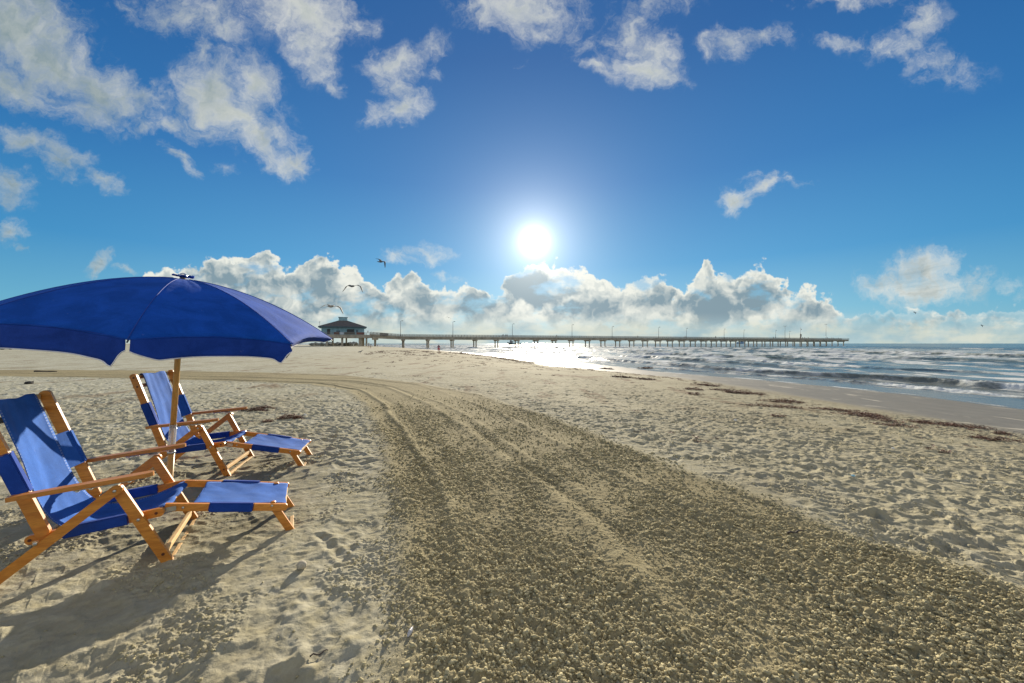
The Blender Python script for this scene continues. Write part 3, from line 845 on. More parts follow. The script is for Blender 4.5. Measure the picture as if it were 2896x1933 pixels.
    for s in (-1, 1):
        rail = wooden('footrest_rail', lambda bm: add_board(bm, rr, rf, .042, TH, s * .215, False, True), M_wood, t_)
        wooden('footrest_leg', lambda bm: add_board(bm, lt, (lb[0], lb[1] - .01), .042, .020, s * .192), M_wood, t_)
        bm = bmesh.new()
        add_board(bm, lerp2(PT['sf'], PT['sr'], .02), lerp2(rr, rf, .09), .026, .003, s * .2315, False, False)
        bm_to('hinge', bm, M_steel, rail)
        wrap_sleeve('sleeve', lerp2(rr, rf, .34), lerp2(rr, rf, .72), s * .215, .042, .022, M_sleeve_shade, t_)
        for (u_, z_), v_ in ((lt, .2275), (lerp2(rr, rf, .14), .2275)):
            bm = bmesh.new(); r = bmesh.ops.create_uvsphere(bm, u_segments=8, v_segments=6, radius=.007)
            bmesh.ops.transform(bm, matrix=Matrix.Translation((u_, s * v_, z_)) @ Matrix.Diagonal((1, .5, 1, 1)), verts=r['verts'])
            bm_to('bolt', bm, M_steel, t_, True)
    bar('crossbar', lerp2(lb, lt, .07), .182, (.013, .010))
    bar('crossbar', lerp2(rr, rf, .99), .204, (.014, .010))
    d = Vector((rf[0] - rr[0], rf[1] - rr[1])).normalized(); n = Vector((-d.y, d.x)) * .019
    fp = [lerp2(rr, rf, q) for q in (.20, .22, .4, .6, .8, .985, 1.005)]
    fp = [(p[0] + n.x, p[1] + n.y) for p in fp]
    fp[0] = (fp[0][0], fp[0][1] - .012); fp[-1] = (fp[-1][0], fp[-1][1] - .014)
    sheet('footrest_sling', fp, lambda x: .201, M_sling, t_, sag=.012, nu=36, folds=.004, seed=9)
    return t_
make_chair((-2.267, 2.305, -.042), .497, ((.212, .310), (.801, .193), (.846, .012), (.733, .217)),
           'wooden beach chair with blue canvas sling nearest the camera, cut off at the left edge')
make_chair((-2.914, 3.762, -.024), .275, ((.214, .293), (.818, .165), (.852, -.0), (.744, .183)),
           'wooden beach chair with blue canvas sling farther back, behind the umbrella pole')

# ------------------------------------------------------------------ umbrella
y1 = 2.977
P0 = Vector(((476 - CX) / F * 3.05, 3.05, 0.0))
P1 = Vector(((518 - CX) / F * y1, y1, EYE + (HZ - 785) / F * y1))
ax = (P1 - P0).normalized()
ex = Vector((0, 1, 0)).cross(ax).normalized(); ey = ax.cross(ex)
um = empty('beach_umbrella', P0)
tag(um, 'large dark blue beach umbrella on a leaning wooden pole, shading the chairs', 'umbrella')
LU = (P1 - P0).length
SAGU, RU, PHI = .3845, 1.0755, -1.057
def up_(v3):  # umbrella frame -> local of the empty (no rotation)
    return ex * v3[0] + ey * v3[1] + ax * v3[2]
def ribpt(a, x):      # x 0..1 along rib, angle a
    return up_((RU * x * math.cos(a), RU * x * math.sin(a), LU - .012 - SAGU * x ** 1.85))
NG = 8
bm = bmesh.new()
NU_, NVV = 18, 20
for g in range(NG):
    a0 = PHI + g * 2 * math.pi / NG; a1 = a0 + 2 * math.pi / NG
    grid_ = []
    for j in range(NVV + 1):
        x = j / NVV
        A_ = ribpt(a0, x); B_ = ribpt(a1, x)
        row = []
        for i in range(NU_ + 1):
            f = i / NU_
            p = A_.lerp(B_, f)
            belly = 4 * f * (1 - f)
            out = (p - ax * p.dot(ax)); out = out.normalized() if out.length > 1e-6 else Vector((0, 0, 0))
            p = p - out * (.030 * belly * x) + ax * (.030 * belly * x ** 2 - .006 * belly * x * (1 - x) * 2)
            p = p + ax * .006 * float(perlin(np.array([f * 3 + g * 5.3]), np.array([x * 4.0]), 5)[0]) * x * min(1, belly * 2)
            # radial tension wrinkles near the top and short puckers at the hem
            p = p + ax * (.0010 * math.sin(f * 26 + g * 3) * math.exp(-((x - .25) / .25) ** 2) * belly + .0012 * math.sin(f * 70 + g) * math.exp(-((x - 1) / .05) ** 2))
            row.append(bm.verts.new(p))
        grid_.append(row)
    for j in range(NVV):
        for i in range(NU_):
            try: bm.faces.new((grid_[j][i], grid_[j][i + 1], grid_[j + 1][i + 1], grid_[j + 1][i]))
            except ValueError: pass
bmesh.ops.remove_doubles(bm, verts=bm.verts, dist=.0004)
bmesh.ops.recalc_face_normals(bm, faces=bm.faces)
# keep the seams crisp
me = bpy.data.meshes.new('canopy'); bm.to_mesh(me); bm.free()
canopy = link('canopy', me, M_canopy, um, smooth=True)
md = canopy.modifiers.new('thickness', 'SOLIDIFY'); md.thickness = .0012; md.offset = 0
bm = bmesh.new()
for g in range(NG):
    a0 = PHI + g * 2 * math.pi / NG
    add_tube(bm, [ribpt(a0, x / 16) + ax * .0020 for x in range(1, 17)], .0026, 6)
bm_to('seam', bm, simple('seam_canvas', (.008, .045, .28), .8), canopy, True)
# valance flaps, one per gore, with their white piping
bmv = bmesh.new(); bmp = bmesh.new()
rv = random.Random(4)
for g in range(NG):
    a0 = PHI + g * 2 * math.pi / NG; a1 = a0 + 2 * math.pi / NG
    A_ = ribpt(a0, 1); B_ = ribpt(a1, 1)
    l0, l1 = rv.uniform(.125, .15), rv.uniform(.115, .14)
    tuck = g in (1, 2)
    if tuck: l0, l1 = (.055, .04) if g == 1 else (.035, .04)
    prev = None; hem = []
    nseg = 48
    for i in range(nseg + 1):
        f = .012 + .976 * i / nseg
        p = A_.lerp(B_, f); belly = 4 * f * (1 - f)
        out = (p - ax * p.dot(ax)).normalized()
        p = p - out * (.030 * belly + .001) + ax * (.030 * belly + .004)
        ln = l0 + (l1 - l0) * f - .004 * belly
        e = min(f, 1 - f)
        wr_ = .085 if f > .5 else .15
        ln *= .42 + .58 * min(1, e / wr_) ** (1.6 if f > .5 else .8) if e < wr_ else 1.0
        ln += (0 if tuck or f < .5 else .024) * math.exp(-((e - .10) / .03) ** 2)
        col = []
        for k in range(7):
            q = k / 6
            sway = .010 * math.sin(f * 15 + g * 2) * q + .012 * q * q
            col.append(bmv.verts.new(p - Vector((0, 0, 1)) * ln * q + out * ((-.9 * ln * q if tuck else sway) - .002)))
        if prev:
            for k in range(6): bmv.faces.new((prev[k], col[k], col[k + 1], prev[k + 1]))
        prev = col; hem.append(col[-1].co.copy())
    add_tube(bmp, hem, .0032, 6)
bmesh.ops.recalc_face_normals(bmv, faces=bmv.faces)
me = bpy.data.meshes.new('valance'); bmv.to_mesh(me); bmv.free()
M_val_shade = fabric_mat('shaded_valance_canvas', (.004, .038, .26), .05, stitch=False)  # valance shade put into a darker canvas; doubled hem passes less light
val = link('valance', me, M_val_shade, um, smooth=True)
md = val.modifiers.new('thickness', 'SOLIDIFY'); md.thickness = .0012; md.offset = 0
bm_to('piping', bmp, M_trim, val, True)
M_rib = simple('rib_fibreglass', (.05, .05, .05), .4)
for g in range(NG):
    a0 = PHI + g * 2 * math.pi / NG
    bm = bmesh.new(); add_tube(bm, [ribpt(a0, x / 12) - ax * .012 for x in range(0, 13)], .004, 6)
    rb = bm_to('rib', bm, M_rib, um, True)
    bm = bmesh.new(); add_tube(bm, [up_((0.03 * math.cos(a0), .03 * math.sin(a0), LU - .42)), ribpt(a0, .5) - ax * .018], .003, 6)
    bm_to('strut', bm, M_rib, rb, True)
def along(s, off=0.0): return ax * s
bm = bmesh.new(); add_tube(bm, [up_((0, 0, -.35)), up_((0, 0, .375))], .0215, 20)
bm_to('lower_pole', bm, M_pole, um, True)
s_j = .375
bm = bmesh.new(); add_tube(bm, [up_((0, 0, s_j + .175)), up_((0, 0, LU - .01))], .0190, 20)
bm_to('pole', bm, M_pole, um, True)
m, t, b, o = material('clear_sleeve')
b.inputs['Base Color'].default_value = (.85, .85, .80, 1); b.inputs['Roughness'].default_value = .12; b.inputs['Transmission Weight'].default_value = .35; b.inputs['Alpha'].default_value = .45; b.inputs['IOR'].default_value = 1.2
bm = bmesh.new(); add_tube(bm, [up_((0, 0, s_j - .02)), up_((0, 0, s_j + .20))], .0235, 20, cap=False)
slv = bm_to('pole_joint', bm, m, um, True); md = slv.modifiers.new('thickness', 'SOLIDIFY'); md.thickness = .002
bm = bmesh.new(); add_tube(bm, [up_((0, 0, s_j)), up_((0, 0, s_j + .18))], .0085, 12)
bm_to('joint_pin', bm, M_pole, slv, True)
bm = bmesh.new(); add_tube(bm, [up_((0, 0, s_j - .030)), up_((0, 0, s_j - .012))], .0255, 20)
bm_to('collar', bm, M_steel, um, True)
bm = bmesh.new(); add_tube(bm, [up_((0, 0, LU - .46)), up_((0, 0, LU - .38))], .032, 16)
bm_to('runner', bm, simple('white_plastic', (.6, .6, .58), .5), um, True)
bm = bmesh.new()                                                     # ruffled top patch and the steel dome
ring0 = [bm.verts.new(up_((.030 * math.cos(a), .030 * math.sin(a), LU + .006))) for a in [2 * math.pi * k / 32 for k in range(32)]]
ring1 = [bm.verts.new(up_((.066 * math.cos(a), .066 * math.sin(a), LU + .012 + .008 * math.sin(k * 1.9) + (.004 if k % 3 else -.004)))) for k, a in enumerate([2 * math.pi * k / 32 for k in range(32)])]
for k in range(32): bm.faces.new((ring0[k], ring0[(k + 1) % 32], ring1[(k + 1) % 32], ring1[k]))
bm.faces.new(ring0)
cp = bm_to('top_patch', bm, M_canopy, um, True); md = cp.modifiers.new('thickness', 'SOLIDIFY'); md.thickness = .004
bm = bmesh.new(); r = bmesh.ops.create_uvsphere(bm, u_segments=24, v_segments=12, radius=.027)
rot = ax.to_track_quat('Z', 'Y').to_matrix().to_4x4()
bmesh.ops.transform(bm, matrix=Matrix.Translation(up_((0, 0, LU + .010))) @ rot @ Matrix.Diagonal((1, 1, .85, 1)), verts=r['verts'])
bm_to('finial', bm, simple('satin_steel', (.62, .62, .60), .28, .8), um, True)
bm = bmesh.new()                                                     # small tie strap hanging at the right front rib
tp = ribpt(PHI + 2 * math.pi / NG, 1)
for k in range(5):
    add_tube(bm, [tp + Vector((.004 * k - .012, -.004, -.03)), tp + Vector((.004 * k - .03, -.006, -.065)), tp + Vector((.003 * k - .050, -.004, -.095))], .0012, 5)
bm_to('tassel', bm, M_rib, um, True)

# ------------------------------------------------------------------ small things on the sand
def rock_mesh(bm, c, r, sc, seed, sub=3, rough=.25):
    q = bmesh.ops.create_icosphere(bm, subdivisions=sub, radius=1.0)
    rr_ = random.Random(seed); o1, o2 = rr_.random() * 50, rr_.random() * 50
    for v in q['verts']:
        n = float(perlin(np.array([v.co.x * 1.3 + o1]), np.array([v.co.y * 1.3 + v.co.z * 2.1 + o2]), 3)[0]); n2 = float(perlin(np.array([v.co.x * 5 + o1]), np.array([v.co.y * 5 + v.co.z * 6 + o2]), 4)[0])
        v.co = Vector(c) + Vector((v.co.x * sc[0], v.co.y * sc[1], v.co.z * sc[2])) * r * (1 + rough * n + rough * .35 * n2)
M_sandball = simple('caked_sand', (.47, .41, .30), .95, var=.2, scale=60, bump=.004)
g = ground_at(853, 1606)
bm = bmesh.new(); rock_mesh(bm, (g.x, g.y, zg(g.x, g.y) + .018), .024, (1.05, 1, .95), 2, 4, .06)
tag(bm_to('ball', bm, M_sandball, None, True), 'small round ball caked in sand, by the near footrest', 'ball')
g = ground_at(82, 1086)
bm = bmesh.new(); rock_mesh(bm, (g.x, g.y, zg(g.x, g.y) + .03), .085, (1.2, 1, .55), 5, 3, .5)
tag(bm_to('stone', bm, simple('dark_stone', (.045, .04, .035), .8, var=.4), None, False), 'dark angular stone on pale sand behind the chairs, at the left', 'stone')
g = ground_at(1160, 1802)
bm = bmesh.new()
for k in range(7):
    q = bmesh.ops.create_uvsphere(bm, u_segments=14, v_segments=8, radius=[.0055, .0075, .0088, .0095, .0088, .007, .0045][k])
    bmesh.ops.transform(bm, matrix=Matrix.Translation((g.x - .006 * (k / 6 - .5), g.y + .017 - k * .0062, zg(g.x, g.y) + .010 - k * .0007)), verts=q['verts'])
tag(bm_to('shell', bm, simple('shell', (.44, .42, .40), .45, var=.15, scale=90), None, True), 'small pale spiral shell on the raked track in the foreground', 'shell')
for (u, v, L, a, lab) in ((2250, 1508, .13, .3, 'short dark stick lying on the raked track, at the right'), (905, 1846, .07, .5, 'short dark twig on smooth sand at the bottom left of the track'),
                          (130, 1052, .9, .05, 'long dark driftwood stick on far sand, at the left')):
    g = ground_at(u, v); z0 = zg(g.x, g.y)
    bm = bmesh.new(); n_ = 6
    add_tube(bm, [(g.x + math.cos(a) * L * (k / n_ - .5), g.y + math.sin(a) * L * (k / n_ - .5) + .01 * L * math.sin(k * 2), z0 + .010 + .006 * math.sin(k * 1.7)) for k in range(n_ + 1)],
             [.05 * L * (1 - .5 * k / n_) for k in range(n_ + 1)], 7)
    tag(bm_to('stick', bm, simple('driftwood', (.06, .045, .035), .85), None, True), lab, 'stick')
for (u, v, s_, lab) in ((863, 1176, .03, 'white broken shell beside the red seaweed by the far chair'), (2525, 1268, .022, 'small white shell standing in rough sand at the right'),
                        (2080, 1192, .03, 'white shell fragment on sand in the middle distance'), (2412, 1348, .02, 'tiny pale blue scrap in rough sand at the right')):
    g = ground_at(u, v)
    bm = bmesh.new(); rock_mesh(bm, (g.x, g.y, zg(g.x, g.y) + s_ * .4), s_, (1, .5, .6), int(u), 2, .5)
    blue_ = 'blue' in lab
    tag(bm_to('scrap' if blue_ else 'shell', bm, simple('bits', (.25, .5, .6) if blue_ else (.7, .68, .62), .5), None, False), lab, 'litter' if blue_ else 'shell')

# clods of damp sand turned up by the drag, lying on the track and thinly beside it
def lane_bare(x, y):
    """1 where a wheel or the edge of the drag pressed the clods flat"""
    d_, _ = seg_dist(x, y, PL)
    ln_ = d_ + .12 * perlin(x * .5, y * .5, 51)
    out_ = np.zeros_like(ln_)
    for c0, wd in ((.36, .06), (1.16, .09), (1.45, .05), (2.05, .07), (2.9, .08)):
        out_ = np.maximum(out_, np.exp(-((ln_ - c0) / wd) ** 2) * sstep(perlin(ln_ * 0 + c0 * 9 + y * .25, x * .2, 52) + .45, -.1, .25))
    return out_
def clods(n, rs_, dmin, dmax, rmin, rmax, inside):
    phi_ = (1 + 5 ** .5) / 2
    iv = np.array([(-1, phi_, 0), (1, phi_, 0), (-1, -phi_, 0), (1, -phi_, 0), (0, -1, phi_), (0, 1, phi_), (0, -1, -phi_), (0, 1, -phi_), (phi_, 0, -1), (phi_, 0, 1), (-phi_, 0, -1), (-phi_, 0, 1)]) / math.hypot(1, phi_)
    fi = np.array([(0, 11, 5), (0, 5, 1), (0, 1, 7), (0, 7, 10), (0, 10, 11), (1, 5, 9), (5, 11, 4), (11, 10, 2), (10, 7, 6), (7, 1, 8), (3, 9, 4), (3, 4, 2), (3, 2, 6), (3, 6, 8), (3, 8, 9), (4, 9, 5), (2, 4, 11), (6, 2, 10), (8, 6, 7), (9, 8, 1)])
    D_ = dmin * (dmax / dmin) ** (rs_.rand(n) ** .95)
    x_ = rs_.uniform(-1.40, 1.40, n) * D_
    pd_ = path_d(x_, D_) + .07 * perlin(x_ * 1.6, D_ * 1.6, 11)
    dn = .30 + .80 * sstep(perlin(x_ * 1.1, D_ * .8, 41) + .45 * perlin(x_ * 4, D_ * 3, 42), -.55, .30)
    if inside:
        keep = rs_.rand(n) < .95 * (1 - .62 * lane_bare(x_, D_)) * dn * sstep(pd_, -.13, .16) * sstep(D_, 11.0, 4.2)
    else:
        cr = sstep(perlin(x_ * 1.9, D_ * 1.9, 38) + .5 * perlin(x_ * 6, D_ * 6, 29), .0, .45)
        keep = (rs_.rand(n) < cr * .9 + .03) & (pd_ < 0) & (shore_s(x_, D_) > 10)
    x_, D_ = x_[keep], D_[keep]
    grp = rs_.randint(0, len(x_), int(len(x_) * .9))            # many stick together in little clumps
    x_ = np.concatenate([x_[: int(len(x_) * .55)], x_[grp[: int(len(grp) * .5)]] + rs_.normal(0, rmin * 2.2, int(len(grp) * .5))])
    D_ = np.concatenate([D_[: int(len(D_) * .55)], D_[grp[: int(len(grp) * .5)]] + rs_.normal(0, rmin * 2.2, int(len(grp) * .5))]); n = len(x_)
    r_ = rmin * (rmax / rmin) ** (rs_.rand(n) ** 3.2) * np.clip(D_ / 3.0, .9, 1.4)
    gi = np.clip(np.searchsorted(GY, D_), 1, len(GY) - 1); gj = np.clip(np.searchsorted(tl, x_ / GW[gi]), 0, len(tl) - 1)
    z_ = Z[gi, gj] + r_ * .25
    j = 1 + .46 * (rs_.rand(n, 12, 1) - .5) * 2
    sc_ = rs_.uniform(.55, 1.35, (n, 1, 3)); sc_[:, :, 2] *= .85
    a_ = rs_.uniform(0, 6.28, n); ca, sa = np.cos(a_)[:, None], np.sin(a_)[:, None]
    q = iv[None] * j * sc_ * r_[:, None, None]
    co = np.stack([q[..., 0] * ca - q[..., 1] * sa + x_[:, None], q[..., 0] * sa + q[..., 1] * ca + D_[:, None], q[..., 2] + z_[:, None]], -1).reshape(-1, 3)
    f = (fi[None] + 12 * np.arange(n)[:, None, None]).reshape(-1, 3)
    return co, f
rs2 = np.random.RandomState(77)
parts_ = [clods(400000, rs2, 1.25, 13.0, .0021, .0120, True), clods(80000, rs2, 1.25, 9.0, .0018, .0085, False)]
off_ = 0; cos_, fs_ = [], []
for co_, f_ in parts_:
    cos_.append(co_); fs_.append(f_ + off_); off_ += len(co_)
co_ = np.concatenate(cos_).astype(np.float32); f_ = np.concatenate(fs_).astype(np.int32)
me = bpy.data.meshes.new('sand_clods'); me.vertices.add(len(co_)); me.vertices.foreach_set('co', co_.ravel())
me.loops.add(f_.size); me.loops.foreach_set('vertex_index', f_.ravel()); me.polygons.add(len(f_)); me.polygons.foreach_set('loop_start', np.arange(0, f_.size, 3, dtype=np.int32))
me.polygons.foreach_set('use_smooth', np.ones(len(f_), bool)); me.update(calc_edges=True)
m, t, b, o = material('clod_sand')
pos = t.add('ShaderNodeNewGeometry').outputs['Position']
t._set(b.inputs['Base Color'], t.mix(t.mapr(t.noise(pos, 14, 5, .65), .3, .7), (.32, .275, .155), (.47, .415, .25)))
b.inputs['Roughness'].default_value = 1.0; b.inputs['Specular IOR Level'].default_value = .05
bn = t.add('ShaderNodeBump'); bn.inputs['Distance'].default_value = .004
t._set(bn.inputs['Height'], t.noise(pos, 170, 3, .7)); t._set(b.inputs['Normal'], bn.outputs[0])
tag(link('sand_clods', me, m), 'countless small clods of damp sand strewn over the raked track', 'sand clods', kind='stuff')

# seaweed: tangles of thin bent strips
def weed_clump(bm, cx, cy, w, d, hgt, n, rnd, L=.07):
    for k in range(n):
        while True:
            a, b_ = rnd.uniform(-1, 1), rnd.uniform(-1, 1)
            if a * a + b_ * b_ < 1: break
        x, y = cx + a * w, cy + b_ * d
        q = 1 - (a * a + b_ * b_)
        z = zg(x, y) + rnd.random() * hgt * q
        ang_ = rnd.uniform(0, 6.28); l = L * rnd.uniform(.4, 1.2); wd_ = l * rnd.uniform(.05, .16)
        pr = None; tz = rnd.uniform(-.3, .5)
        for j in range(4):
            s = j / 3
            ang2 = ang_ + s * rnd.uniform(-1.4, 1.4)
            p = Vector((x + math.cos(ang2) * l * s, y + math.sin(ang2) * l * s, z + tz * l * s * (1 - s) * 2 + .003))
            n_ = Vector((-math.sin(ang2), math.cos(ang2), rnd.uniform(-.8, .8))).normalized() * wd_ * (1 - .6 * s)
            cu = (bm.verts.new(p - n_), bm.verts.new(p + n_))
            if pr: bm.faces.new((pr[0], cu[0], cu[1], pr[1]))
            pr = cu
m, t, b, o = material('seaweed')
pos = t.add('ShaderNodeNewGeometry').outputs['Position']
t._set(b.inputs['Base Color'], t.ramp(t.noise(pos, 9, 4, .7), [(.25, (.030, .016, .010)), (.45, (.11, .048, .026)), (.7, (.26, .115, .050))]))
b.inputs['Roughness'].default_value = .7
M_weed = m
rnd = random.Random(12)
for (u, v, w, d, hh_, n, lab) in ((716, 1162, .26, .07, .05, 420, 'dark red seaweed clump just past the far armrest, left of the pair'), (752, 1156, .17, .06, .05, 330, 'red seaweed tuft just right of the far armrest, farther back'),
                                  (821, 1184, .20, .08, .07, 520, 'reddish brown seaweed clump on pale sand right of the far chair'), (756, 1193, .07, .05, .04, 130, 'small seaweed tuft between the far chair and the larger clump')):
    g = ground_at(u, v); bm = bmesh.new(); weed_clump(bm, g.x, g.y, w, d, hh_, n, rnd, .055)
    tag(bm_to('seaweed_clump', bm, M_weed), lab, 'seaweed')
g = ground_at(1850, 1047); bm = bmesh.new(); weed_clump(bm, g.x - .5, g.y + .3, .9, .7, .22, 700, rnd, .25); weed_clump(bm, g.x + .8, g.y - .8, .7, .5, .2, 500, rnd, .25)
tag(bm_to('seaweed_clump', bm, M_weed), 'dark mound of seaweed on the shining wet sand by the water', 'seaweed')
bm = bmesh.new()
WR = [(1985, 1090, .7, .30), (1960, 1102, .5, .2), (2057, 1107, .8, .16), (2086, 1113, .7, .14), (2146, 1116, .5, .14), (1970, 1116, .3, .12), (2239, 1137, .7, .2), (2200, 1138, .6, .1), (2214, 1152, .8, .12), (2358, 1161, .8, .12), (2409, 1173, .9, .22),
      (2450, 1172, .5, .22), (2470, 1182, .5, .2), (2506, 1194, .45, .2), (2549, 1207, .45, .14), (2590, 1196, .3, .14), (2621, 1196, .5, .16), (2672, 1205, .55, .22), (2706, 1205, .45, .18), (2769, 1211, .4, .14), (2820, 1227, .25, .08),
      (2812, 1246, .25, .06), (2684, 1279, .14, .05), (2650, 1272, .12, .03), (2193, 1179, .2, .06), (1968, 1247, .13, .04), (2000, 1255, .08, .03), (2760, 1240, .2, .04), (1820, 1073, .5, .1), (1760, 1068, .6, .1), (1720, 1045, .6, .14)]
for u, v, w, d in WR:
    g = ground_at(u, v)
    sc_ = g.y / 7.5
    for k in range(3 if w > .15 else 1):
        weed_clump(bm, g.x + rnd.uniform(-.5, .5) * w, g.y + rnd.uniform(-.5, .5) * d, w * .55, d * rnd.uniform(.5, 1), .05 * (1 + .2 * sc_), int(72 * w / .5), rnd, .075 * max(1, sc_ * .8))
for k in range(620):                                           # loose scraps of wrack strewn up the beach
    D = 5 + 60 * rnd.random() ** 1.6; yy = D
    ss = rnd.uniform(9.0, 10.5) if rnd.random() < .5 else rnd.uniform(9.2, 24)
    xx = float(shore_x(yy)) - ss
    if abs(xx) > 1.5 * D: continue
    if path_d(np.array([xx]), np.array([yy]))[0] > 0: continue
    k_ = max(1, D / 9)
    weed_clump(bm, xx, yy, rnd.uniform(.03, .16) * k_, rnd.uniform(.02, .06) * k_, .015 * k_, rnd.randint(6, 26), rnd, .045 * k_)
tag(bm_to('seaweed_wrack', bm, M_weed), 'line of brown seaweed and scraps strewn along the high-water mark', 'seaweed', kind='stuff')

# ------------------------------------------------------------------ pier
M_conc = simple('weathered_concrete', (.36, .31, .23), .9, var=.25, scale=.6)
M_deck = simple('stained_deck_edge', (.34, .30, .235), .9, var=.25, scale=.5)
M_rail = simple('grey_timber_rail', (.21, .20, .18), .85, var=.2, scale=.8)
PO = Vector((-51.7, 182.6)); PD = Vector((.9206, .3906)).normalized(); PN = Vector((-PD.y, PD.x))
def pp(t_, w, z): return (PO.x + PD.x * t_ + PN.x * w, PO.y + PD.y * t_ + PN.y * w, z)
def t_of(px):
    r_ = (px - CX) / F
    return (r_ * PO.y - PO.x) / (PD.x - PD.y * r_)
ROT = Matrix.Rotation(math.atan2(PD.y, PD.x), 4, 'Z')
def obox(bm, t0, t1, w0, w1, z0, z1):
    vs = [bm.verts.new(pp(a, b_, c_)) for c_ in (z0, z1) for (a, b_) in ((t0, w0), (t1, w0), (t1, w1), (t0, w1))]
    for f in ((3, 2, 1, 0), (4, 5, 6, 7), (0, 1, 5, 4), (1, 2, 6, 5), (2, 3, 7, 6), (3, 0, 4, 7)): bm.faces.new([vs[i] for i in f])
def slope_box(bm, t0, t1, w0, w1, za0, za1, zb0, zb1):
    vs = [bm.verts.new(pp(a, b_, c_)) for (a, b_, c_) in ((t0, w0, za0), (t1, w0, zb0), (t1, w1, zb0), (t0, w1, za0), (t0, w0, za1), (t1, w0, zb1), (t1, w1, zb1), (t0, w1, za1))]
    for f in ((3, 2, 1, 0), (4, 5, 6, 7), (0, 1, 5, 4), (1, 2, 6, 5), (2, 3, 7, 6), (3, 0, 4, 7)): bm.faces.new([vs[i] for i in f])
pier = empty('fishing_pier', pp(0, 0, SEA))
tag(pier, 'long concrete fishing pier on paired piles running out to sea', 'pier')
def attach(o, parent):
    o.parent = parent; o.matrix_parent_inverse = Matrix.Translation(parent.location).inverted(); return o
TE = t_of(2391); W2 = 2.6
DT, DB, RT = EYE + 3.15, EYE + 1.80, EYE + 4.25          # deck top, girder bottom, rail top
TR = t_of(1046)                                          # head of the ramp
bm = bmesh.new(); obox(bm, 0, TE, -W2, W2, DT - .35, DT); obox(bm, .02, TE - .02, -W2 + .35, W2 - .35, DB, DT - .35)
slope_box(bm, TR, 0, -W2, W2, DT + .55, DT + .95, DT - .40, DT); slope_box(bm, TR, 0, -W2 + .35, W2 - .35, DB + .7, DT + .55, DB, DT - .40)
attach(bm_to('deck', bm, M_deck), pier)
def railing(bm, w, t0, t1, z0f, post=1.55):
    n = max(1, int(abs(t1 - t0) / post)); 
    for k in range(n + 1):
        q = t0 + (t1 - t0) * k / n; z = z0f(q)
        obox(bm, q - .06, q + .06, w - .05, w + .05, z, z + 1.08)
    for hh_, th in ((1.08, .05), (.72, .05), (.42, .05), (.16, .05)):
        z0, z1_ = z0f(t0) + hh_, z0f(t1) + hh_
        slope_box(bm, t0, t1, w - .04, w + .04, z0 - th, z0 + th, z1_ - th, z1_ + th)
for w in (-W2 + .07, W2 - .07):
    bm = bmesh.new(); railing(bm, w, 0, TE, lambda q: DT); railing(bm, w, TR, -.1, lambda q: DT + .95 * q / TR)
    if w < 0:
        slope_box(bm, t_of(1073), t_of(1096), w - .07, w - .05, DT + .35, DT + 1.75, DT + .22, DT + 1.55)
    attach(bm_to('railing', bm, M_rail), pier)
bents = [t_of((1136.39 + 113.617 * k) / (1 + .033283 * k)) for k in range(37)]
bents[0] = .6
for k, q in enumerate(bents):
    if k == 35: continue
    bm = bmesh.new(); obox(bm, q - .55, q + .55, -W2 - .1, W2 + .1, DB - .55, DB + .02)
    attach(bm_to('pile_cap', bm, M_conc), pier)
    for w in (-1.95, 1.95):
        bm = bmesh.new(); add_tube(bm, [pp(q, w, SEA - 2.5), pp(q, w, DB - .54)], .33, 10)
        attach(bm_to('pile', bm, M_conc, None, True), pier)
q = t_of(1061)
bm = bmesh.new(); obox(bm, q - 1.2, q + 1.2, -W2 - .1, W2 + .1, DB - .15, DT - .1); attach(bm_to('pile_cap', bm, M_conc), pier)
bm = bmesh.new(); obox(bm, q - .45, q + .45, -.45, .45, -1.2, DB - .14); attach(bm_to('pile', bm, M_conc), pier)

# pavilion at the landward end
T0, T1_ = t_of(906), t_of(1034)
pav = empty('pier_pavilion', pp((T0 + T1_) / 2, 6, 0))
tag(pav, 'teal pavilion with dark hipped roof and cupola at the head of the pier', 'building')
ZF = EYE + 3.85
bm = bmesh.new(); obox(bm, T0 - 1, t_of(1046) + .1, -W2 - .3, 14, ZF - 1.35, ZF); attach(bm_to('floor_slab', bm, M_deck), pav)
for pxx, hw_, w in ((968, .45, -1.5), (979.5, .35, 4), (1019, .75, -1.5), (1028, .5, 4), (1036, .38, -1.5), (925, .45, -1.5), (940, .38, 5)):
    q = t_of(pxx); bm = bmesh.new(); obox(bm, q - hw_, q + hw_, w - .4, w + .4, -1.3, ZF - 1.34); attach(bm_to('pile', bm, M_conc), pav)
M_teal = simple('teal_siding', (.22, .37, .42), .8, var=.15, scale=.7)
M_roof = simple('dark_shingles', (.10, .09, .082), .9, var=.2, scale=1.2)
M_trimb = simple('blue_fascia', (.045, .085, .11), .7)
EV = EYE + 7.15
bm = bmesh.new(); obox(bm, T0 + .4, T1_ - .6, 0, 12, ZF, EV); attach(bm_to('wall', bm, M_teal), pav)
rf_ = bmesh.new()
a0, a1, b0, b1 = T0 - .8, T1_ + .4, -1.2, 13.2
zt = EYE + 10.5; c0, c1 = (a0 + a1) / 2 - 1.7, (a0 + a1) / 2 + 1.7
v_ = [rf_.verts.new(pp(*p)) for p in ((a0, b0, EV + .35), (a1, b0, EV + .35), (a1, b1, EV + .35), (a0, b1, EV + .35), (c0, 4.8, zt), (c1, 4.8, zt), (c1, 7.2, zt), (c0, 7.2, zt))]
for f in ((0, 1, 5, 4), (1, 2, 6, 5), (2, 3, 7, 6), (3, 0, 4, 7), (4, 5, 6, 7), (3, 2, 1, 0)): rf_.faces.new([v_[i] for i in f])
roof = attach(bm_to('roof', rf_, M_roof), pav)
def sub(o, p):
    o.parent = p; o.matrix_parent_inverse = p.matrix_world.inverted() if False else Matrix.Identity(4); return o
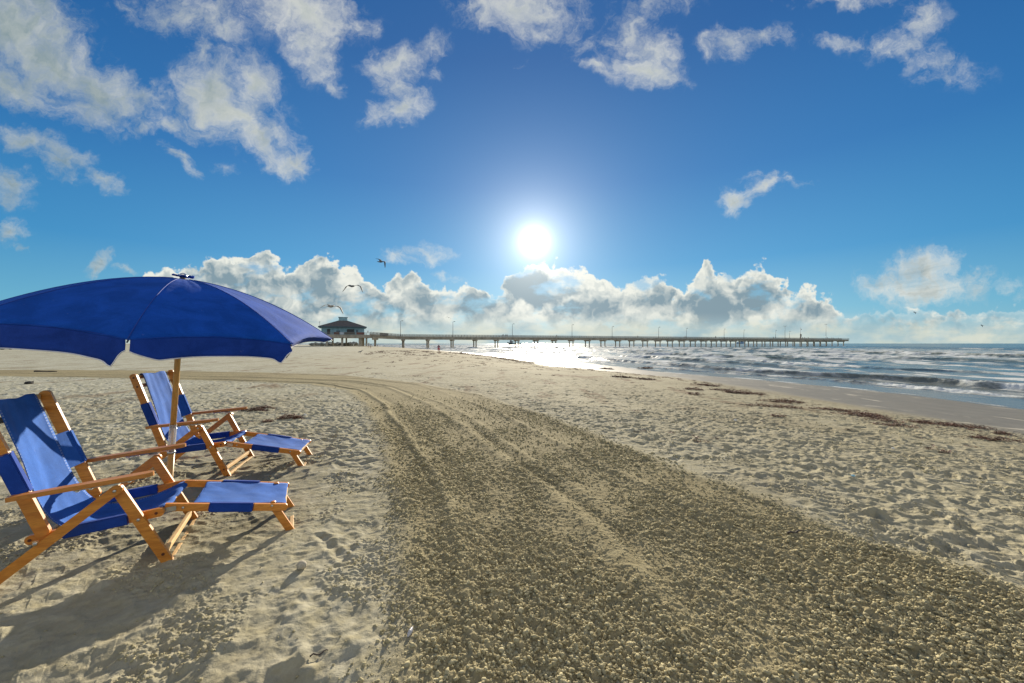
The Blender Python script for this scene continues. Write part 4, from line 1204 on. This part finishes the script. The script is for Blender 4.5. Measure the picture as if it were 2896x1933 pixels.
bm = bmesh.new(); obox(bm, a0 - .05, a1 + .05, b0 - .05, b1 + .05, EV - .1, EV + .34)
attach(bm_to('fascia', bm, M_trimb), pav)
bm = bmesh.new(); obox(bm, c0 - .1, c1 + .1, 4.6, 7.4, zt - .4, zt + 1.35); attach(bm_to('cupola', bm, M_teal), pav)
bm = bmesh.new(); obox(bm, c0 - .3, c1 + .3, 4.4, 7.6, zt + 1.352, zt + 1.50); attach(bm_to('cupola_cap', bm, M_trimb), pav)
M_dark = simple('dark_opening', (.02, .025, .028), .4)
for p0_, p1_, z0_, z1_, nm in ((925, 934, .2, 2.5, 'door'), (981, 1002, 1.0, 2.5, 'window'), (1007, 1013, 1.0, 2.3, 'window'), (951, 962, 1.2, 1.9, 'window')):
    bm = bmesh.new(); obox(bm, t_of(p0_), t_of(p1_), -.06, .02, ZF + z0_, ZF + z1_); attach(bm_to(nm, bm, M_dark if nm == 'door' or p0_ == 981 else simple('blue_glass', (.03, .07, .11), .15)), pav)
bm = bmesh.new(); railing(bm, -W2 - .2, T0 - 1, t_of(1036), lambda q: ZF); attach(bm_to('railing', bm, M_rail), pav)
for p0_, p1_, cc_ in ((945, 960, (.13, .075, .06)), (962, 972, (.45, .5, .55)), (974, 1003, (.11, .10, .085)), (1008, 1030, (.16, .07, .055))):
    bm = bmesh.new(); obox(bm, t_of(p0_), t_of(p1_), -W2 - .30, -W2 - .27, ZF + .1, ZF + 1.05); attach(bm_to('panel', bm, simple('panel', cc_, .8)), pav)
bm = bmesh.new(); add_tube(bm, [pp(T0 - .2, -.6, EV), pp(T0 - .2, -.6, EV + 2.6)], .06, 6); add_tube(bm, [pp(T0 - .6, -.6, EV + 2.0), pp(T0 + .1, -.6, EV + 2.2)], .05, 6)
attach(bm_to('antenna', bm, M_rib), pav)

# lamp posts
M_lamp = simple('galvanised_post', (.20, .21, .21), .6, .3)
lamps = [(1134.5, 909), (1284, 911), (1453.6, 917.5), (1623.6, 920), (1737.8, 925), (1870, 926.6), (1949, 930), (2056, 932), (2112, 934.5), (2202, 936), (2241.5, 938.5)]
ordw = ['first', 'second', 'third', 'fourth', 'fifth', 'sixth', 'seventh', 'eighth', 'ninth', 'tenth', 'eleventh']
def lamp_post(q, w, ztop, double, label):
    e = empty('lamp_post', pp(q, w, DT)); tag(e, label, 'lamp post', 'lamp posts along the pier')
    bm = bmesh.new(); add_tube(bm, [pp(q, w, DT), pp(q, w, ztop)], [.13, .08], 8); attach(bm_to('post', bm, M_lamp, None, True), e)
    for s in ((-1, 1) if double else (1,)):
        L = 1.1 if double else .8
        bm = bmesh.new(); add_tube(bm, [pp(q, w, ztop - .5 if double else ztop), pp(q + s * L * .6, w, ztop + .15), pp(q + s * L, w, ztop + .2)], .05, 6); attach(bm_to('arm', bm, M_lamp, None, True), e)
        bm = bmesh.new(); obox(bm, q + s * L - .35, q + s * L + .35, w - .18, w + .18, ztop + .05, ztop + .3); attach(bm_to('lamp_head', bm, M_lamp, None), e)
for k, (u, v) in enumerate(lamps):
    q = t_of(u); D = PO.y + PD.y * q
    lamp_post(q, 2.2, EYE + (HZ - v) / F * (D + PN.y * 2.2), False, 'single-arm grey lamp post on the pier, %s from the shore end' % ordw[k])
for u, v, lab in ((2220, 923.5, 'tall twin-arm lamp post on the pier, the one nearer the shore'), (2336, 918.5, 'tall twin-arm lamp post near the outer end of the pier')):
    q = t_of(u); D = PO.y + PD.y * q
    lamp_post(q, 0, EYE + (HZ - v) / F * D, True, lab)
q = t_of(2258); D = PO.y + PD.y * q
e = empty('signal_mast', pp(q, -1.5, DT)); tag(e, 'mast with black and white storm signals standing on the outer pier', 'mast')
bm = bmesh.new(); add_tube(bm, [pp(q, -1.5, DT), pp(q, -1.5, EYE + 44.5 / F * D)], [.12, .06], 8); add_tube(bm, [pp(q - .8, -1.5, EYE + 43.5 / F * D), pp(q + .8, -1.5, EYE + 43.5 / F * D)], .05, 6)
attach(bm_to('post', bm, M_lamp, None, True), e)
for zz, s_, mt in ((39.5, .30, M_rib), (24.5, .34, M_rib), (21.5, .34, M_rib), (19, .3, M_trim)):
    bm = bmesh.new(); r = bmesh.ops.create_uvsphere(bm, u_segments=10, v_segments=8, radius=s_ * 1.2); bmesh.ops.transform(bm, matrix=Matrix.Translation(pp(q + .35, -1.7, EYE + zz / F * D)), verts=r['verts'])
    attach(bm_to('signal_ball', bm, mt, None, True), e)
bm = bmesh.new(); obox(bm, q - .25, q + .25, -1.75, -1.3, DT, EYE + 27 / F * D); attach(bm_to('post_box', bm, simple('buff_paint', (.35, .28, .2), .8)), e)

# ------------------------------------------------------------------ people
M_skin = simple('skin', (.36, .20, .13), .6)
def skinned(name, verts, edges, radii, mat, parent=None, root=0, lv=1):
    me = bpy.data.meshes.new(name); me.from_pydata(verts, edges, [])
    o = bpy.data.objects.new(name, me); C.objects.link(o)
    sk = o.modifiers.new('skin', 'SKIN'); sk.use_smooth_shade = True
    for i, r_ in enumerate(radii):
        rr2 = r_ if isinstance(r_, tuple) else (r_, r_)
        me.skin_vertices[0].data[i].radius = rr2
        me.skin_vertices[0].data[i].use_root = (i == root)
    ss_ = o.modifiers.new('sub', 'SUBSURF'); ss_.levels = lv; ss_.render_levels = lv
    dg = bpy.context.evaluated_depsgraph_get()
    me2 = bpy.data.meshes.new_from_object(o.evaluated_get(dg))
    o.modifiers.clear(); o.data = me2; me2.name = name
    me2.materials.clear(); me2.materials.append(mat)
    for p in me2.polygons: p.use_smooth = True
    if parent: o.parent = parent
    return o
def person(loc, yaw, hgt, shirt, shorts, hair, label, group=None, step=.0, arm=.12, lv=1, longhair=False, leg_skin=True, bend=0.0):
    e = empty('person', loc, yaw); s = hgt / 1.7
    tag(e, label, 'person', group)
    hy = bend
    V_ = [(0, 0, .92), (0, 0, 1.08), (0, hy * .4, 1.25), (0, hy * .7, 1.40), (0, hy * .9, 1.48), (0, hy, 1.58), (0, hy, 1.66),
          (.085, 0, .90), (.10, step * .5, .50), (.10, step, .09), (.10, step - .13, .03),
          (-.085, 0, .90), (-.10, -step * .5, .50), (-.10, -step, .09), (-.10, -step - .13, .03),
          (.17, hy * .7, 1.38), (.17 + arm, .02, 1.12), (.17 + arm, -.08, .88), (.17 + arm, -.10, .80),
          (-.17, hy * .7, 1.38), (-.17 - arm, .02, 1.12), (-.17 - arm, -.08, .88), (-.17 - arm, -.10, .80)]
    E_ = [(0, 1), (1, 2), (2, 3), (3, 4), (4, 5), (5, 6), (0, 7), (7, 8), (8, 9), (9, 10), (0, 11), (11, 12), (12, 13), (13, 14), (3, 15), (15, 16), (16, 17), (17, 18), (3, 19), (19, 20), (20, 21), (21, 22)]
    Rr = [(.135, .10), (.115, .085), (.135, .095), (.10, .075), .050, (.078, .09), (.06, .07), .085, .055, .036, .032, .085, .055, .036, .032, .055, .040, .030, .028, .055, .040, .030, .028]
    V_ = [tuple(c_ * s for c_ in v) for v in V_]; Rr = [tuple(c_ * s for c_ in r_) if isinstance(r_, tuple) else r_ * s for r_ in Rr]
    skinned('body', V_, E_, Rr, M_skin, e, 0, lv)
    def cl(name, idx, ed, grow, mat):
        skinned(name, [V_[i] for i in idx], ed, [tuple(c_ * grow for c_ in Rr[i]) if isinstance(Rr[i], tuple) else Rr[i] * grow for i in idx], mat, e, 0, lv)
    cl('shirt', [0, 1, 2, 3, 15, 16, 19, 20], [(0, 1), (1, 2), (2, 3), (3, 4), (4, 5), (3, 6), (6, 7)], 1.16, shirt)
    mid = [tuple((a + b_) / 2 for a, b_ in zip(V_[7], V_[8])), tuple((a + b_) / 2 for a, b_ in zip(V_[11], V_[12]))]
    skinned('shorts', [V_[0], V_[7], mid[0], V_[11], mid[1]], [(0, 1), (1, 2), (0, 3), (3, 4)], [(.15 * s, .12 * s), .10 * s, .085 * s, .10 * s, .085 * s], shorts, e, 0, lv)
    hp = [(0, (hy + .02) * s, 1.62 * s), (0, (hy + .05) * s, (1.40 if longhair else 1.54) * s)]
    skinned('hair', hp, [(0, 1)], [(.088 * s, .092 * s), (.07 * s, .06 * s)], hair, e, 0, lv)
    return e
M_red = simple('red_cloth', (.55, .02, .05), .8); M_mar = simple('maroon_cloth', (.20, .05, .09), .8); M_hairg = simple('ash_hair', (.14, .13, .10), .7)
M_drk = simple('dark_cloth', (.03, .035, .045), .8); M_brn = simple('brown_hair', (.03, .02, .015), .6); M_nvy = simple('navy_cloth', (.03, .05, .12), .8); M_pale = simple('pale_cloth', (.5, .48, .42), .8)
g = ground_at(1241, 1001.5); g.z = zg(g.x, g.y)
person(g, math.pi, 27.5 / F * g.y, M_mar, M_red, M_hairg, "person in maroon top and red shorts walking by the water's edge", step=.10, arm=.08, longhair=True)
def water_pt(u, v):
    D = F * (EYE - SEA) / (v - HZ); return Vector(((u - CX) / F * D, D, SEA))
g = water_pt(1068, 982.5)
person(g, .3, 1.75, M_drk, M_nvy, M_brn, 'person in dark clothes wading beyond the last pile of the ramp', arm=.10)
for u, v, c1_, lab in ((1043, 984.5, M_pale, 'person in pale top standing under the ramp, left of a group'), (1049, 984.5, M_drk, 'person in dark clothes standing under the ramp beside one in pale top')):
    g = ground_at(u, v); g.z = zg(g.x, g.y)
    person(g, .5 + u, 1.1 if u == 1049 else 1.5, c1_, M_drk, M_brn, lab, step=.05)
g = ground_at(1048.5, 986.2); g.z = zg(g.x, g.y)
person(g, 1.2, .9, M_pale, M_drk, M_brn, 'small child in pale top at the sand edge under the ramp', step=.05)
# anglers along the rail: one figure of each pose, then copies
spots = [(1040, 'person in pale top leaning on the ramp rail beside the pavilion'), (1418.5, 'person at the pier rail, left of a pair by the third lamp post'), (1426, 'taller person of a pair standing at the pier rail'), (1429.5, 'shorter person of a pair standing at the pier rail'),
         (1570, 'lone person at the pier rail between third and fourth lamp posts'), (1797, 'person at the pier rail just past the fifth lamp post'), (1930, 'person leaning at the pier rail before the seventh lamp post'),
         (2016, 'person at the pier rail before the eighth lamp post'), (2181, 'left one of two people at the pier rail before the twin-arm lamp'), (2185.5, 'right one of two people at the pier rail before the twin-arm lamp'),
         (2254, 'person at the pier rail just left of the signal mast'), (2261, 'person at the pier rail just right of the signal mast'), (2269, 'second person right of the signal mast on the pier'), (2277, 'third person right of the signal mast on the pier'),
         (2331, 'person at the pier rail beside the outer twin-arm lamp'), (2344, 'person bending at the rail past the outer twin-arm lamp'), (2350, 'person in a row past the outer twin-arm lamp'), (2363, 'person near the far outer end of the pier')]
protos = {}
def copy_tree(o, parent=None):
    c_ = o.copy(); C.objects.link(c_); c_.parent = parent
    for ch in list(o.children): copy_tree(ch, c_)
    return c_
rp = random.Random(3)
for k, (u, lab) in enumerate(spots):
    kind_ = k % 3
    q = t_of(u)
    z_ = DT if q > 0 else DT + .95 * q / TR
    loc_ = pp(q, -W2 + .45 + (0 if k % 4 else .5), z_ + .002)
    if kind_ not in protos:
        protos[kind_] = o_ = person(loc_, 2.9 + kind_, 1.78, [M_pale, M_drk, M_nvy][kind_], M_drk, M_brn, lab, 'people on the pier', step=.04 * kind_, bend=-.10 * kind_, arm=.06)
    else:
        o_ = copy_tree(protos[kind_]); o_.location = loc_; o_.rotation_euler = (0, 0, rp.uniform(2, 4.2)); o_['label'] = lab
    o_.scale = (1, 1, rp.uniform(.95, 1.06))

# ------------------------------------------------------------------ gulls
M_gull = simple('gull_feathers', (.30, .27, .22), .8, var=.2, scale=30); M_gulld = simple('dark_gull_feathers', (.10, .11, .12), .8)
def gull(loc, span, yaw, roll, wing, mat, label):
    """wing: list of (reach, rise) from shoulder to tip, as fractions of half-span"""
    e = empty('gull', loc, yaw); tag(e, label, 'bird', 'gulls gliding above the pavilion')
    h2 = span / 2; L = span * .36
    bm = bmesh.new()
    add_tube(bm, [(0, L * .58, .01), (0, L * .50, .01), (0, L * .40, .01), (0, L * .22, 0), (0, 0, -.005), (0, -L * .22, 0), (0, -L * .42, .008), (0, -L * .55, .01)],
             [.002, L * .035, L * .075, L * .11, L * .125, L * .09, L * .05, L * .03], 10)
    # fanned tail
    v = [bm.verts.new(p) for p in ((L * .04, -L * .40, .010), (-L * .04, -L * .40, .010), (-L * .12, -L * .66, .012), (0, -L * .69, .012), (L * .12, -L * .66, .012),
                                   (L * .04, -L * .40, .004), (-L * .04, -L * .40, .004), (-L * .12, -L * .66, .009), (0, -L * .69, .009), (L * .12, -L * .66, .009))]
    bm.faces.new(v[:5]); bm.faces.new(v[5:][::-1])
    for k in range(5): bm.faces.new((v[k], v[5 + k], v[5 + (k + 1) % 5], v[(k + 1) % 5]))
    for s, wl in ((-1, wing[0]), (1, wing[1])):
        pts_ = [(0.03, 0)] + wl
        prev = None
        for i in range(13):
            f = i / 12 * (len(pts_) - 1); a = min(int(f), len(pts_) - 2); g_ = f - a
            rx = (pts_[a][0] + (pts_[a + 1][0] - pts_[a][0]) * g_) * h2; rz = (pts_[a][1] + (pts_[a + 1][1] - pts_[a][1]) * g_) * h2
            x = i / 12
            ch = h2 * (.30 * (1 - x) ** .55 + .035); sweep = h2 * (.10 * math.sin(min(1, x * 2.2) * 1.57) - .34 * max(0, x - .45) ** 1.2)
            ring = [(s * rx, L * .14 + sweep + ch * .5, rz), (s * rx, L * .14 + sweep + ch * .2, rz + h2 * .022 * (1 - x * .8)), (s * rx, L * .14 + sweep - ch * .5, rz - h2 * .012), (s * rx, L * .14 + sweep + ch * .1, rz - h2 * .010)]
            ring = [bm.verts.new(p) for p in ring]
            if prev:
                for k in range(4): bm.faces.new((prev[k], prev[(k + 1) % 4], ring[(k + 1) % 4], ring[k]))
            else: bm.faces.new(ring)
            prev = ring
        bm.faces.new(prev[::-1])
    o_ = bm_to('body', bm, mat, e, True); o_.rotation_euler = (.15, roll, 0)
    return e
def sky_at(u, v, D): return ((u - CX) / F * D, D, EYE + (HZ - v) / F * D)
arch = [[(.38, .16), (.66, .10), (1.0, -.32)], [(.38, .14), (.70, .02), (1.0, -.42)]]
gull(sky_at(995, 810, 16.5), 1.02, -.25, .05, [[(.36, .10), (.62, -.02), (.97, -.50)], [(.40, .10), (.74, -.02), (1.0, -.50)]], M_gulld, 'dark gull with arched wings gliding above the pavilion, middle bird of three')
gull(sky_at(936, 867, 15.5), 1.08, -.2, .06, [[(.40, .10), (.60, .06), (1.0, -.18)], [(.40, .02), (.68, -.10), (.97, -.52)]], M_gull, 'pale brown gull with spread wings, lowest bird, left of the pavilion roof')
gull(sky_at(1076, 741, 21), 1.0, -.7, .15, [[(.40, .22), (.7, .30), (1.0, .34)], [(.34, .06), (.62, -.06), (.80, -.62)]], M_gulld, 'small dark gull high above the pavilion, highest bird of three')
def standing_bird(u, v, sz, label, water=False):
    g = water_pt(u, v) if water else ground_at(u, v)
    if not water: g.z = zg(g.x, g.y)
    e = empty('shore_bird', g, .6); tag(e, label, 'bird')
    bm = bmesh.new(); s = sz
    add_tube(bm, [(-s * .75, 0, s * .42), (-s * .45, 0, s * .52), (0, 0, s * .58), (s * .3, 0, s * .68), (s * .42, 0, s * .88), (s * .52, 0, s * .98), (s * .66, 0, s * .96), (s * .85, 0, s * .92)],
             [s * .03, s * .10, s * .17, s * .13, s * .07, s * .09, s * .05, s * .01], 8)
    bm_to('body', bm, M_gulld, e, True)
    for k in (-1, 1):
        bm = bmesh.new(); add_tube(bm, [(0, k * .06 * s, s * .45), (.02 * s, k * .06 * s, -.01)], s * .025, 5); bm_to('leg', bm, M_gulld, e)
standing_bird(1303.5, 1002.5, .38, 'dark shore bird standing on the wet sand, right of the walking person')
standing_bird(1019, 1001, .40, 'dark shore bird standing on dry sand in front of the pavilion')
standing_bird(1273, 999.5, .26, 'small shore bird in the swash between the walker and another bird')
for u, v, lab in ((2588, 884, 'tiny distant gull low over the horizon at the right, left of a pair'), (2778, 921, 'tiny distant gull low over the horizon, the rightmost'), (1269, 899, 'tiny distant gull between the first two lamp posts')):
    e = gull(sky_at(u, v, 75), 1.1, .5, .2, arch, M_gulld, lab); e['group'] = 'distant gulls'

# ------------------------------------------------------------------ boats
M_hull = simple('grey_hull', (.16, .17, .17), .7)
def at_sea(u, D): return Vector(((u - CX) / F * D, D, SEA))
g = at_sea(1455, 620)
e = empty('shrimp_boat', g, 0); tag(e, 'grey shrimp boat with masts on the horizon, seen under the pier', 'boat')
bm = bmesh.new()
hs = []
for x, zb, zt, w in ((-11.5, 2.8, 4.6, .3), (-9, .3, 3.8, 2.0), (-4, -.6, 2.6, 3.0), (4, -.6, 2.0, 3.1), (10, -.3, 2.2, 2.6), (11.5, .2, 2.4, 2.2)):
    hs.append([bm.verts.new((x, -w, zt)), bm.verts.new((x, -w * .6, zb)), bm.verts.new((x, w * .6, zb)), bm.verts.new((x, w, zt))])
for a, b_ in zip(hs[:-1], hs[1:]):
    for k in range(4): bm.faces.new((a[k], a[(k + 1) % 4], b_[(k + 1) % 4], b_[k]))
bm.faces.new(hs[0]); bm.faces.new(hs[-1][::-1])
bm_to('hull', bm, M_hull, e)
bm = bmesh.new(); add_box(bm, (-5.2, 0, 4.4), (5.0, 3.6, 3.2)); add_box(bm, (-5.8, 0, 6.7), (3.0, 3.0, 1.5)); bm_to('cabin', bm, simple('cabin_paint', (.25, .25, .24), .7), e)
bm = bmesh.new(); add_tube(bm, [(-2, 0, 2), (-2, 0, 15.5)], .16, 6); add_tube(bm, [(8, 0, 2), (8, 0, 12)], .14, 6); bm_to('mast', bm, M_hull, e)
bm = bmesh.new(); add_tube(bm, [(-2, -1, 3), (-4.5, -5, 13)], .12, 6); add_tube(bm, [(-2, 1, 3), (0.5, 5, 13)], .12, 6); add_tube(bm, [(-2, 0, 15), (8, 0, 3)], .05, 5); bm_to('rigging', bm, M_hull, e)
g = at_sea(2094, 2600)
e = empty('distant_ship', g, 0); tag(e, 'haze-tinted pale blue ship on the horizon, seen under the pier beyond its middle', 'ship')
bm = bmesh.new(); add_box(bm, (0, 0, 5), (46, 12, 12)); bm_to('hull', bm, simple('hazed_hull', (.16, .28, .42), .8), e, False, .8)  # distance haze painted into the pale blue of hull and superstructure
bm = bmesh.new(); add_box(bm, (12, 0, 14), (12, 10, 6.5)); add_box(bm, (14, 0, 19), (5, 6, 4)); bm_to('superstructure', bm, simple('hazed_white', (.3, .42, .55), .8), e, False, .5)

# ------------------------------------------------------------------ parked vehicles far left, partly behind the canopy
M_glass = simple('car_glass', (.02, .03, .035), .1); M_tyre = simple('tyre', (.02, .02, .02), .9); M_rim = simple('rim', (.4, .4, .4), .4, .8)
def vehicle(name, loc, yaw, prof, W, paint, wins, wheels, label, cat):
    e = empty(name, loc, yaw); tag(e, label, cat, 'vehicles parked on the far sand')
    bm = bmesh.new()
    a = [bm.verts.new((x, -W / 2, z)) for x, z in prof]; b_ = [bm.verts.new((x, W / 2, z)) for x, z in prof]
    bm.faces.new(a); bm.faces.new(b_[::-1])
    for k in range(len(prof)): j = (k + 1) % len(prof); bm.faces.new((a[k], b_[k], b_[j], a[j]))
    bm_to('body', bm, paint, e, False, .05)
    for w_ in wins:
        for s in (-1, 1):
            bm = bmesh.new(); q_ = [bm.verts.new((x, s * (W / 2 + .004), z)) for x, z in w_] ; q2 = [bm.verts.new((x, s * (W / 2 - .02), z)) for x, z in w_]
            bm.faces.new(q_); bm.faces.new(q2[::-1])
            for k in range(len(w_)): j = (k + 1) % len(w_); bm.faces.new((q_[k], q2[k], q2[j], q_[j]))
            bm_to('window', bm, M_glass, e)
    for x in wheels:
        for s in (-1, 1):
            bm = bmesh.new(); r_ = bmesh.ops.create_cone(bm, cap_ends=True, segments=20, radius1=.36, radius2=.36, depth=.24)
            bmesh.ops.transform(bm, matrix=Matrix.Translation((x, s * (W / 2 - .1), .36)) @ Matrix.Rotation(R(90), 4, 'X'), verts=r_['verts'])
            wh = bm_to('wheel', bm, M_tyre, e, False, .03)
            bm = bmesh.new(); r_ = bmesh.ops.create_cone(bm, cap_ends=True, segments=16, radius1=.2, radius2=.17, depth=.03)
            bmesh.ops.transform(bm, matrix=Matrix.Translation((x, s * (W / 2 + .025), .36)) @ Matrix.Rotation(R(90), 4, 'X'), verts=r_['verts'])
            bm_to('rim', bm, M_rim, wh)
suv = [(-2.2, .45), (-2.25, 1.0), (-1.9, 1.72), (.7, 1.72), (1.35, 1.08), (2.2, .95), (2.25, .45)]
truck = [(-2.7, .5), (-2.7, 1.1), (-.6, 1.1), (-.45, 1.78), (.9, 1.78), (1.5, 1.15), (2.6, 1.05), (2.65, .5)]
cart = [(-1.2, .4), (-1.2, .9), (-.4, .9), (-.35, .65), (.3, .65), (.35, 1.0), (1.1, .85), (1.2, .4)]
def gv(u, v): g = ground_at(u, v); g.z = zg(g.x, g.y); return g
vehicle('parked_car', gv(-8, 989.5), .25, suv, 1.8, simple('teal_paint', (.05, .16, .19), .35), [[(-1.75, 1.12), (-1.6, 1.6), (-.5, 1.6), (-.5, 1.12)], [(-.4, 1.12), (-.4, 1.6), (.6, 1.6), (1.1, 1.12)]], (-1.4, 1.4), 'dark teal car parked on far sand at the left edge, under the canopy', 'car')
vehicle('pickup_truck', gv(36, 988.2), .9, truck, 1.85, simple('cream_paint', (.55, .50, .40), .4), [[(-.35, 1.18), (-.25, 1.66), (.8, 1.66), (1.25, 1.18)]], (-1.7, 1.75), 'cream pickup truck parked on far sand, right of the teal car', 'truck')
vehicle('utility_cart', gv(62, 987.6), .2, cart, 1.2, simple('dark_paint', (.03, .03, .03), .5), [], (-.8, .8), 'small dark open cart parked on far sand, right of the pickup', 'cart')

# rocks of the groin behind the pier legs
bm = bmesh.new(); rk = random.Random(8)
for k in range(90):
    u = rk.uniform(880, 1012); D = rk.uniform(185, 215)
    x = (u - CX) / F * D
    rock_mesh(bm, (x, D, base_z(x, D) + .4 + rk.random() * .7), rk.uniform(.6, 1.4), (1.3, 1, .7), k, 1, .6)
tag(bm_to('rock_groin', bm, simple('groin_rock', (.20, .20, .17), .9, var=.3, scale=1), None, False), 'low bank of tumbled grey rocks behind the pavilion piles', 'rocks', kind='stuff')
